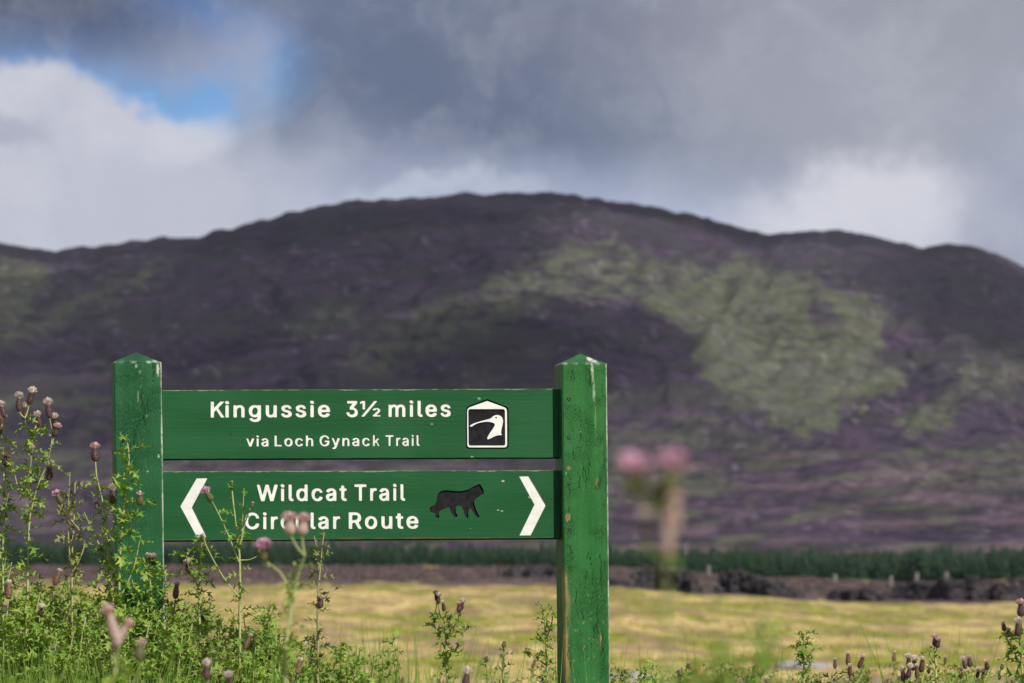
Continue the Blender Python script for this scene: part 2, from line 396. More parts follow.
def shade_cloud_over(px, r, rx, ry, seed):
    a = math.atan((px - 512) / FPX); z, _, _ = base_z(np.array([a]), np.array([float(r)]))
    p = Vector((r * math.sin(a), r * math.cos(a), float(z[0]))); q = p + sun_dir * ((1600 - p.z) / sun_dir.z)
    bm = bmesh.new(); bmesh.ops.create_icosphere(bm, subdivisions=5, radius=1)
    co = np.array([v.co for v in bm.verts])
    k_ = 1 + .30 * fbm(co[:, 0] * 1.7 + seed, co[:, 1] * 1.7 + co[:, 2], 4, seed) + .12 * fbm(co[:, 0] * 6, co[:, 1] * 6 + co[:, 2] * 3, 3, seed + 1)
    for v, c_, k2 in zip(bm.verts, co, k_): v.co = Vector((c_[0] * rx * k2, c_[1] * ry * k2, c_[2] * 45 * k2))
    me = bpy.data.meshes.new('cloud'); bm.to_mesh(me); bm.free(); me.materials.append(cm); me.polygons.foreach_set('use_smooth', [True] * len(me.polygons))
    o = link_mesh('cloud', me); o.location = q; tag(o, kind='structure')
for i, args in enumerate([(230, 1950, 150, 520), (420, 2450, 130, 330), (150, 2500, 110, 200), (330, 1350, 95, 330), (640, 2560, 120, 170), (790, 2600, 150, 260), (985, 2100, 55, 480), (560, 1500, 60, 260)]):
    shade_cloud_over(*args, 500 + 7 * i)

# ---------------------------------------------------------------- the trail sign
TH = math.radians(9.0)
SX = (361 - 512) / FPX * D0
SO = Vector((SX, D0, 0)); su = Vector((math.cos(TH), math.sin(TH), 0)); sn = Vector((math.sin(TH), -math.cos(TH), 0))
def sg(px, py, dep=0.0):
    """photo position -> (s, z) on the sign's plane that lies dep behind the front of the posts"""
    r = ray(px, py); o = Vector((0, 0, CZ)); p0 = SO - sn * dep
    t = (p0 - o).dot(sn) / r.dot(sn); h = o + r * t - p0
    return h.dot(su), h.z
REC = 0.034                                           # boards set back between the posts

def paint(name, base, var, grain='h', rough=0.42):
    m, nt, b = principled(name, rough, 0.22)
    oc = nt.obj()
    st = (2.2, 9, 46) if grain == 'h' else (46, 9, 2.2)
    g = nt.noise(nt.v('MULTIPLY', oc, st), 3.2, 5, .62)
    g2 = nt.noise(nt.v('MULTIPLY', oc, st), 0.55, 3, .5)
    big_ = nt.noise(oc, 7, 3, .5)
    c = nt.mix(nt.rng(g2, .3, .7), base, var)
    c = nt.mix(nt.rng(g, .58, .8, 0, .45), c, tuple(v * .45 for v in base))
    c = nt.mix(nt.rng(big_, .42, .7, 0, .4), c, tuple(v * 1.25 + .006 for v in var))
    fl = nt.noise(nt.v('MULTIPLY', oc, (1, 1, .7) if grain != 'h' else (.7, 1, 1)), 115, 2, .5)
    c = nt.mix(nt.rng(fl, .775, .79, 0, .5), c, (.45, .5, .4))
    return m, nt, b, oc, c, g

m_board, nt, b, oc, c, g = paint('board_paint', (0.0075, 0.074, 0.020), (0.0125, 0.088, 0.030))
# worn rims of the two boards, and painted shade for the upper board's lower edge (straight lines in the board's own plane)
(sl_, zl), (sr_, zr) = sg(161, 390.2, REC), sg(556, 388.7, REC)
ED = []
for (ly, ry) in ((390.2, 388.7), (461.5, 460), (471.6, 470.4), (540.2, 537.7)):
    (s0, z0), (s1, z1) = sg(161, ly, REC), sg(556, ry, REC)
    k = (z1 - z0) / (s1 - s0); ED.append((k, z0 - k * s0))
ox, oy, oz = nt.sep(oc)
wear_shade_n = nt.noise(nt.v('MULTIPLY', oc, (1, 1, 2)), 26, 4, .65); wear_shade_f = nt.noise(oc, 160, 3, .6)
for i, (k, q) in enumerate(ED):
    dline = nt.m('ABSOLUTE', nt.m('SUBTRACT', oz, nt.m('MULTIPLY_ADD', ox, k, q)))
    wd = nt.m('MULTIPLY', nt.rng(wear_shade_n, .40, .66), 0.0022 if i in (0, 2) else .0026)
    mk = nt.m('MULTIPLY', nt.rng(nt.m('SUBTRACT', dline, wd), -0.0004, 0.0006, 1, 0), nt.rng(wear_shade_f, .3, .5, .3, .9))
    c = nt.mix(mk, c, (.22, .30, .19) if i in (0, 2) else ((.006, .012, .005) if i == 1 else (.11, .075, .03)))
for (cx, cy, r_, col) in ((503, 481, .0016, (.4, .45, .3)), (432, 424, .0018, (.14, .24, .13)), (502, 511, .0015, (.2, .3, .2)), (498, 510, .0012, (.2, .3, .2)), (479, 398.6, .0018, (.25, .38, .25)),
                          (530, 497, .002, (.35, .3, .18)), (472, 457, .0018, (.2, .33, .2)), (231, 434, .002, (.01, .05, .02))):
    s_, z_ = sg(cx, cy, REC)
    dd = nt.v('LENGTH', nt.v('MULTIPLY', nt.v('SUBTRACT', oc, (s_, 0, z_)), (.6, 0, 1)), out=1)
    c = nt.mix(nt.rng(nt.m('MULTIPLY_ADD', wear_shade_f, -.002, dd), r_ * .2, r_ * .9, .9, 0), c, col)
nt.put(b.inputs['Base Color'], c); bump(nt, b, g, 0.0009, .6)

m_slab, nt, b, oc, c, g = paint('board_core_paint', (0.0075, 0.074, 0.020), (0.0125, 0.088, 0.030))
nt.put(b.inputs['Base Color'], c); bump(nt, b, g, 0.0006)

def plain(name, col, col2, rough=.5, sc_=60, spec=.3):
    m, nt, b = principled(name, rough, spec); oc = nt.obj()
    n = nt.noise(oc, sc_, 4, .6)
    nt.put(b.inputs['Base Color'], nt.mix(nt.rng(n, .35, .65), col, col2)); bump(nt, b, n, .0004); return m
m_white = plain('white_paint', (.80, .79, .75), (.70, .69, .66), .5, 50)
m_black = plain('black_paint', (.006, .006, .008), (.015, .014, .018), .6, 90, .15)
m_screw = plain('screw_paint', (.008, .040, .014), (.02, .07, .03), .35, 200, .5)

# posts: paint wear as an attribute (x pale chip, y bare wood, z crack)
def post_material(name, base, var):
    m, nt, b, oc, c, g = paint(name, base, var, 'v', .40)
    at = nt.sep(nt.attr('wear'))
    wood = nt.mix(nt.rng(nt.noise(nt.v('MULTIPLY', oc, (60, 60, 3)), 3, 4, .6), .3, .7), (.46, .21, .09), (.62, .36, .19))
    vo = nt.n.new('ShaderNodeTexVoronoi'); vo.feature = 'DISTANCE_TO_EDGE'; vo.inputs['Scale'].default_value = 210
    nt.put(vo.inputs['Vector'], nt.v('ADD', nt.v('MULTIPLY', oc, (1.5, 1, .6)), nt.v('SCALE', nt.noise(oc, 60, 3, .6, out=1), .012)))
    cw = nt.rng(nt.noise(oc, 16, 3, .6), .42, .62)
    ck = nt.m('MULTIPLY', nt.rng(vo.outputs['Distance'], .0, .09, 1, 0), cw)
    fine_ = nt.noise(nt.v('MULTIPLY', oc, (1, 1, .45)), 330, 3, .7)
    c = nt.mix(nt.m('MULTIPLY', ck, .55), c, tuple(v * .3 for v in base))
    c = nt.mix(nt.rng(fine_, .55, .75, 0, .45), c, tuple(v * 1.9 + .02 for v in var))
    c = nt.mix(nt.rng(fine_, .25, .42, .45, 0), c, tuple(v * .45 for v in base))
    g = nt.m('ADD', g, nt.m('ADD', nt.m('MULTIPLY', fine_, .8), nt.m('MULTIPLY', ck, -.7)))
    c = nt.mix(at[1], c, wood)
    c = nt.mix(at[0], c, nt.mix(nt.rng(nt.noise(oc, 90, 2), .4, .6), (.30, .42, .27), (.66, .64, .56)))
    c = nt.mix(at[2], c, (.006, .022, .008))
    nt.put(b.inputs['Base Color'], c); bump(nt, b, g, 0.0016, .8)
    return m
m_postl = post_material('left_post_paint', (0.0115, 0.080, 0.026), (0.020, 0.108, 0.040))
m_postr = post_material('right_post_paint', (0.016, 0.104, 0.022), (0.032, 0.150, 0.038))

HW = 0.0475
def make_post(parent, mat, axpx, toppy, basepy, seed, lean_px, right):
    """a square post with worn arrises and a low four-sided cap; axpx = middle of the front face at the cap's rim"""
    hw = HW * (1.0 if not right else .975); ch = 0.0028
    s_top, z_rim = sg(axpx, basepy); _, z_ap = sg(axpx, toppy, hw)
    s_bot, z_b = sg(axpx + lean_px, 683)
    slope = (s_bot - s_top) / (z_b - z_rim)
    # section: corner chamfers and finely divided faces
    fine = 44; coarse = 12
    sec = []
    def edge(p, q, n):
        for i in range(n): sec.append((p[0] + (q[0] - p[0]) * i / n, p[1] + (q[1] - p[1]) * i / n))
    a = hw - ch
    edge((-a, -hw), (a, -hw), fine); edge((a, -hw), (hw, -a), 2)
    edge((hw, -a), (hw, a), 18); edge((hw, a), (a, hw), 2)
    edge((a, hw), (-a, hw), coarse); edge((-a, hw), (-hw, a), 2)
    edge((-hw, a), (-hw, -a), 18); edge((-hw, -a), (-a, -hw), 2)
    sec = np.array(sec); n = len(sec)
    zs = np.concatenate([np.linspace(-0.35, .55, 30), np.arange(.56, z_rim, .0022), [z_rim]])
    rows = []; kinds = []
    for z in zs: rows.append((1.0, z, 0))
    for k in range(1, 12): rows.append((1 - k / 12, z_rim + (z_ap - z_rim) * k / 12, 1))
    V_ = []; 
    for sc_, z, kd in rows:
        x = sec[:, 0] * sc_; y = sec[:, 1] * sc_
        V_.append(np.stack([x, y, np.full(n, z)], -1))
    V_ = np.array(V_); nr = len(rows)
    X, Y, Z = V_[..., 0].copy(), V_[..., 1].copy(), V_[..., 2].copy()
    per = np.arctan2(Y + 1e-6, X)
    ang = np.where(np.abs(X) > np.abs(Y), Y, X) + np.where(X > 0, .31, 0) + np.where(Y > 0, .77, 0)
    gr = fbm(ang * 420, Z * 10, 4, seed) * .00045 + fbm(ang * 60, Z * 3, 3, seed + 5) * .0006
    # cracks along the grain
    crk = np.zeros_like(Z)
    cr = random.Random(seed)
    front = (Y < -hw * .9)
    cracks = [(cr.uniform(-.9, .9) * hw, cr.uniform(.6, z_rim), cr.uniform(.006, .03), cr.uniform(.0005, .001)) for _ in range(34 if right else 22)]
    if right:
        for (cx, cy, ln, wd) in ((600, 482, .016, .0016), (597, 486, .012, .0012), (601, 575, .03, .0014), (597, 628, .022, .0016), (602, 645, .028, .0016), (594, 633, .014, .0012), (590, 378, .02, .0018), (586, 575, .01, .001), (604, 660, .03, .0012)):
            s_, z_ = sg(cx, cy); cracks.append((s_ - s_top - slope * (z_ - z_rim), z_, ln, wd))
    for (x0, z0, ln, wd) in cracks:
        wob = .0012 * np.sin(Z * 260 + x0 * 900)
        crk = np.maximum(crk, np.exp(-((X - x0 - wob - (Z - z0) * .03) / wd) ** 2) * np.exp(-((Z - z0) / ln) ** 4) * front)
    gr = gr - crk * .0016
    push = 1 + gr / np.maximum(np.hypot(X, Y), .012)
    push = np.where(Z > z_rim - 1e-6, 1 + (push - 1) * .5, push)
    V_[..., 0] = X * push; V_[..., 1] = Y * push
    # wear
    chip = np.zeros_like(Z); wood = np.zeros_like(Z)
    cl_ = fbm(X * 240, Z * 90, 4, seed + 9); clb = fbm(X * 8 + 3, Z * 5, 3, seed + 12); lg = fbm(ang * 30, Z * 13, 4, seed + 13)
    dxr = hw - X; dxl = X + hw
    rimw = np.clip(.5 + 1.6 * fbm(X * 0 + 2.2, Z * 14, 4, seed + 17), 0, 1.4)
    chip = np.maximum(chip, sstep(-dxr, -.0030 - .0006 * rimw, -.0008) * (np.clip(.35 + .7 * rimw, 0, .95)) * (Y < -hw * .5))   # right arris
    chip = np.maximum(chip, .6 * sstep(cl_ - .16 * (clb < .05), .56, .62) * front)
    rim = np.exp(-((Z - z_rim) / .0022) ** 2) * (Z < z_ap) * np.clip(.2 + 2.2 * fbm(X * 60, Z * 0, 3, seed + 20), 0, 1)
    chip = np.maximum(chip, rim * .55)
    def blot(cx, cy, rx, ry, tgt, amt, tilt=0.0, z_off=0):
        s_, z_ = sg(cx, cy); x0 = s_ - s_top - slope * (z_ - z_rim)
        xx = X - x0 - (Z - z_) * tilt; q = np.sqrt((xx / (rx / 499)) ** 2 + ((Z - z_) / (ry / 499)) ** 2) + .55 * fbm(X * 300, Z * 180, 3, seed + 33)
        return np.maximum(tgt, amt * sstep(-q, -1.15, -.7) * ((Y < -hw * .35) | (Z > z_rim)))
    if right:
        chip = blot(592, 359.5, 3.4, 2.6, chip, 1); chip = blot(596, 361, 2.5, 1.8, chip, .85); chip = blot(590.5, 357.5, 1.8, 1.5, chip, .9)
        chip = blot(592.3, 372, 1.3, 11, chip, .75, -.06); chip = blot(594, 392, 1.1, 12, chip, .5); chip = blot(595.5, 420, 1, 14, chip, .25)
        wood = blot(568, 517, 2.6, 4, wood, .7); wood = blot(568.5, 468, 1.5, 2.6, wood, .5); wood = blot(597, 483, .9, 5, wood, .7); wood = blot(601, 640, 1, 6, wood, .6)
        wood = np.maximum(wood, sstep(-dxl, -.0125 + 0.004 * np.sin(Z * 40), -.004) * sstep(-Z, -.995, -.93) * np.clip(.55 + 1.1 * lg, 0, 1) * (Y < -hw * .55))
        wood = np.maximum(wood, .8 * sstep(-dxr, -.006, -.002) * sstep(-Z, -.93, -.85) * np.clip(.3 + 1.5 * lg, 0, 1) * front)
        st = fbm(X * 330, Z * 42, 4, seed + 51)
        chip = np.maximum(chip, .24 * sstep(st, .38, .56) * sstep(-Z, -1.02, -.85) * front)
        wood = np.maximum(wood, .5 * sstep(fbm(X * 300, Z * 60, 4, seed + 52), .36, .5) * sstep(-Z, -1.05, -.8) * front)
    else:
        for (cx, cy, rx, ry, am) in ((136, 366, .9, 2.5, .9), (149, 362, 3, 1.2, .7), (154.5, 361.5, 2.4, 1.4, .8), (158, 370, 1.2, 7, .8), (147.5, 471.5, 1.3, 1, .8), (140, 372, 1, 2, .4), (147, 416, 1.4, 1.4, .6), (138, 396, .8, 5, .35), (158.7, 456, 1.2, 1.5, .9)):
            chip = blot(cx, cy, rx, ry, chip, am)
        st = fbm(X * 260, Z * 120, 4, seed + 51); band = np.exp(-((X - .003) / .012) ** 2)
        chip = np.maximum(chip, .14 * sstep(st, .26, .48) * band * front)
    # lean, and to the sign's frame
    V_[..., 0] += s_top + slope * (V_[..., 2] - z_rim)
    V_[..., 1] += hw
    i = np.arange(nr - 1)[:, None] * n; j = np.arange(n)[None, :]; j2 = (j + 1) % n
    F = np.stack([i + j, i + j2, i + n + j2, i + n + j], -1).reshape(-1, 4)
    VV = np.concatenate([V_.reshape(-1, 3), [[s_top + slope * (z_ap - z_rim), hw, z_ap]]])
    top = len(VV) - 1
    me = mesh_np('post', VV, F, mat, True)
    # close the tip
    tip = np.stack([(nr - 1) * n + np.arange(n), (nr - 1) * n + (np.arange(n) + 1) % n, np.full(n, top)], -1)
    tm = bpy.data.meshes.new('tmp')
    polys = [tuple(f) for f in F.tolist()] + [tuple(f) for f in tip.tolist()]
    me = mesh('post', VV, polys, mat, True)
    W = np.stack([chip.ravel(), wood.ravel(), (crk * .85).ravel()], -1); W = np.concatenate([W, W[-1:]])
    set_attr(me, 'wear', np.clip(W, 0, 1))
    # keep the cap's edge and the arrises crisp
    me.set_sharp_from_angle(angle=math.radians(24))
    bpy.data.meshes.remove(tm)
    o = link_mesh('post', me, parent)
    return o, s_top, z_rim, slope, hw

sign = empty('trail_sign', SO, TH)
tag(sign, 'green wooden trail sign with two white-lettered boards between two capped posts', 'signpost')
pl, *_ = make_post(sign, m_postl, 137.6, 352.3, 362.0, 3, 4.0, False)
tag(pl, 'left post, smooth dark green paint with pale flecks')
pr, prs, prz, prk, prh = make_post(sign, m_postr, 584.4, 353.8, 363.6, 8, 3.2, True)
tag(pr, 'right post, bright green flaking paint with bare wood showing along its edges')
def screw(parent, px, py, r=.0046):
    s_, z_ = sg(px, py); vs = []; fs = []; n = 14
    prof = [(1.25, .0004), (1.15, -.0009), (.95, -.0016), (.45, -.0019), (.4, -.0010)]
    for (k, y) in prof:
        for i in range(n):
            a = 2 * math.pi * i / n; vs.append((s_ + math.cos(a) * r * k, y, z_ + math.sin(a) * r * k))
    for q in range(len(prof) - 1):
        for i in range(n): fs.append((q * n + i, q * n + (i + 1) % n, (q + 1) * n + (i + 1) % n, (q + 1) * n + i))
    fs.append(tuple((len(prof) - 1) * n + i for i in range(n)))
    link_mesh('screw', mesh('screw', vs, fs, m_screw, True), parent)
for (a_, b_) in ((569, 398.5), (569.3, 437.5), (569.6, 483), (569.8, 529)): screw(pr, a_, b_, .0034)

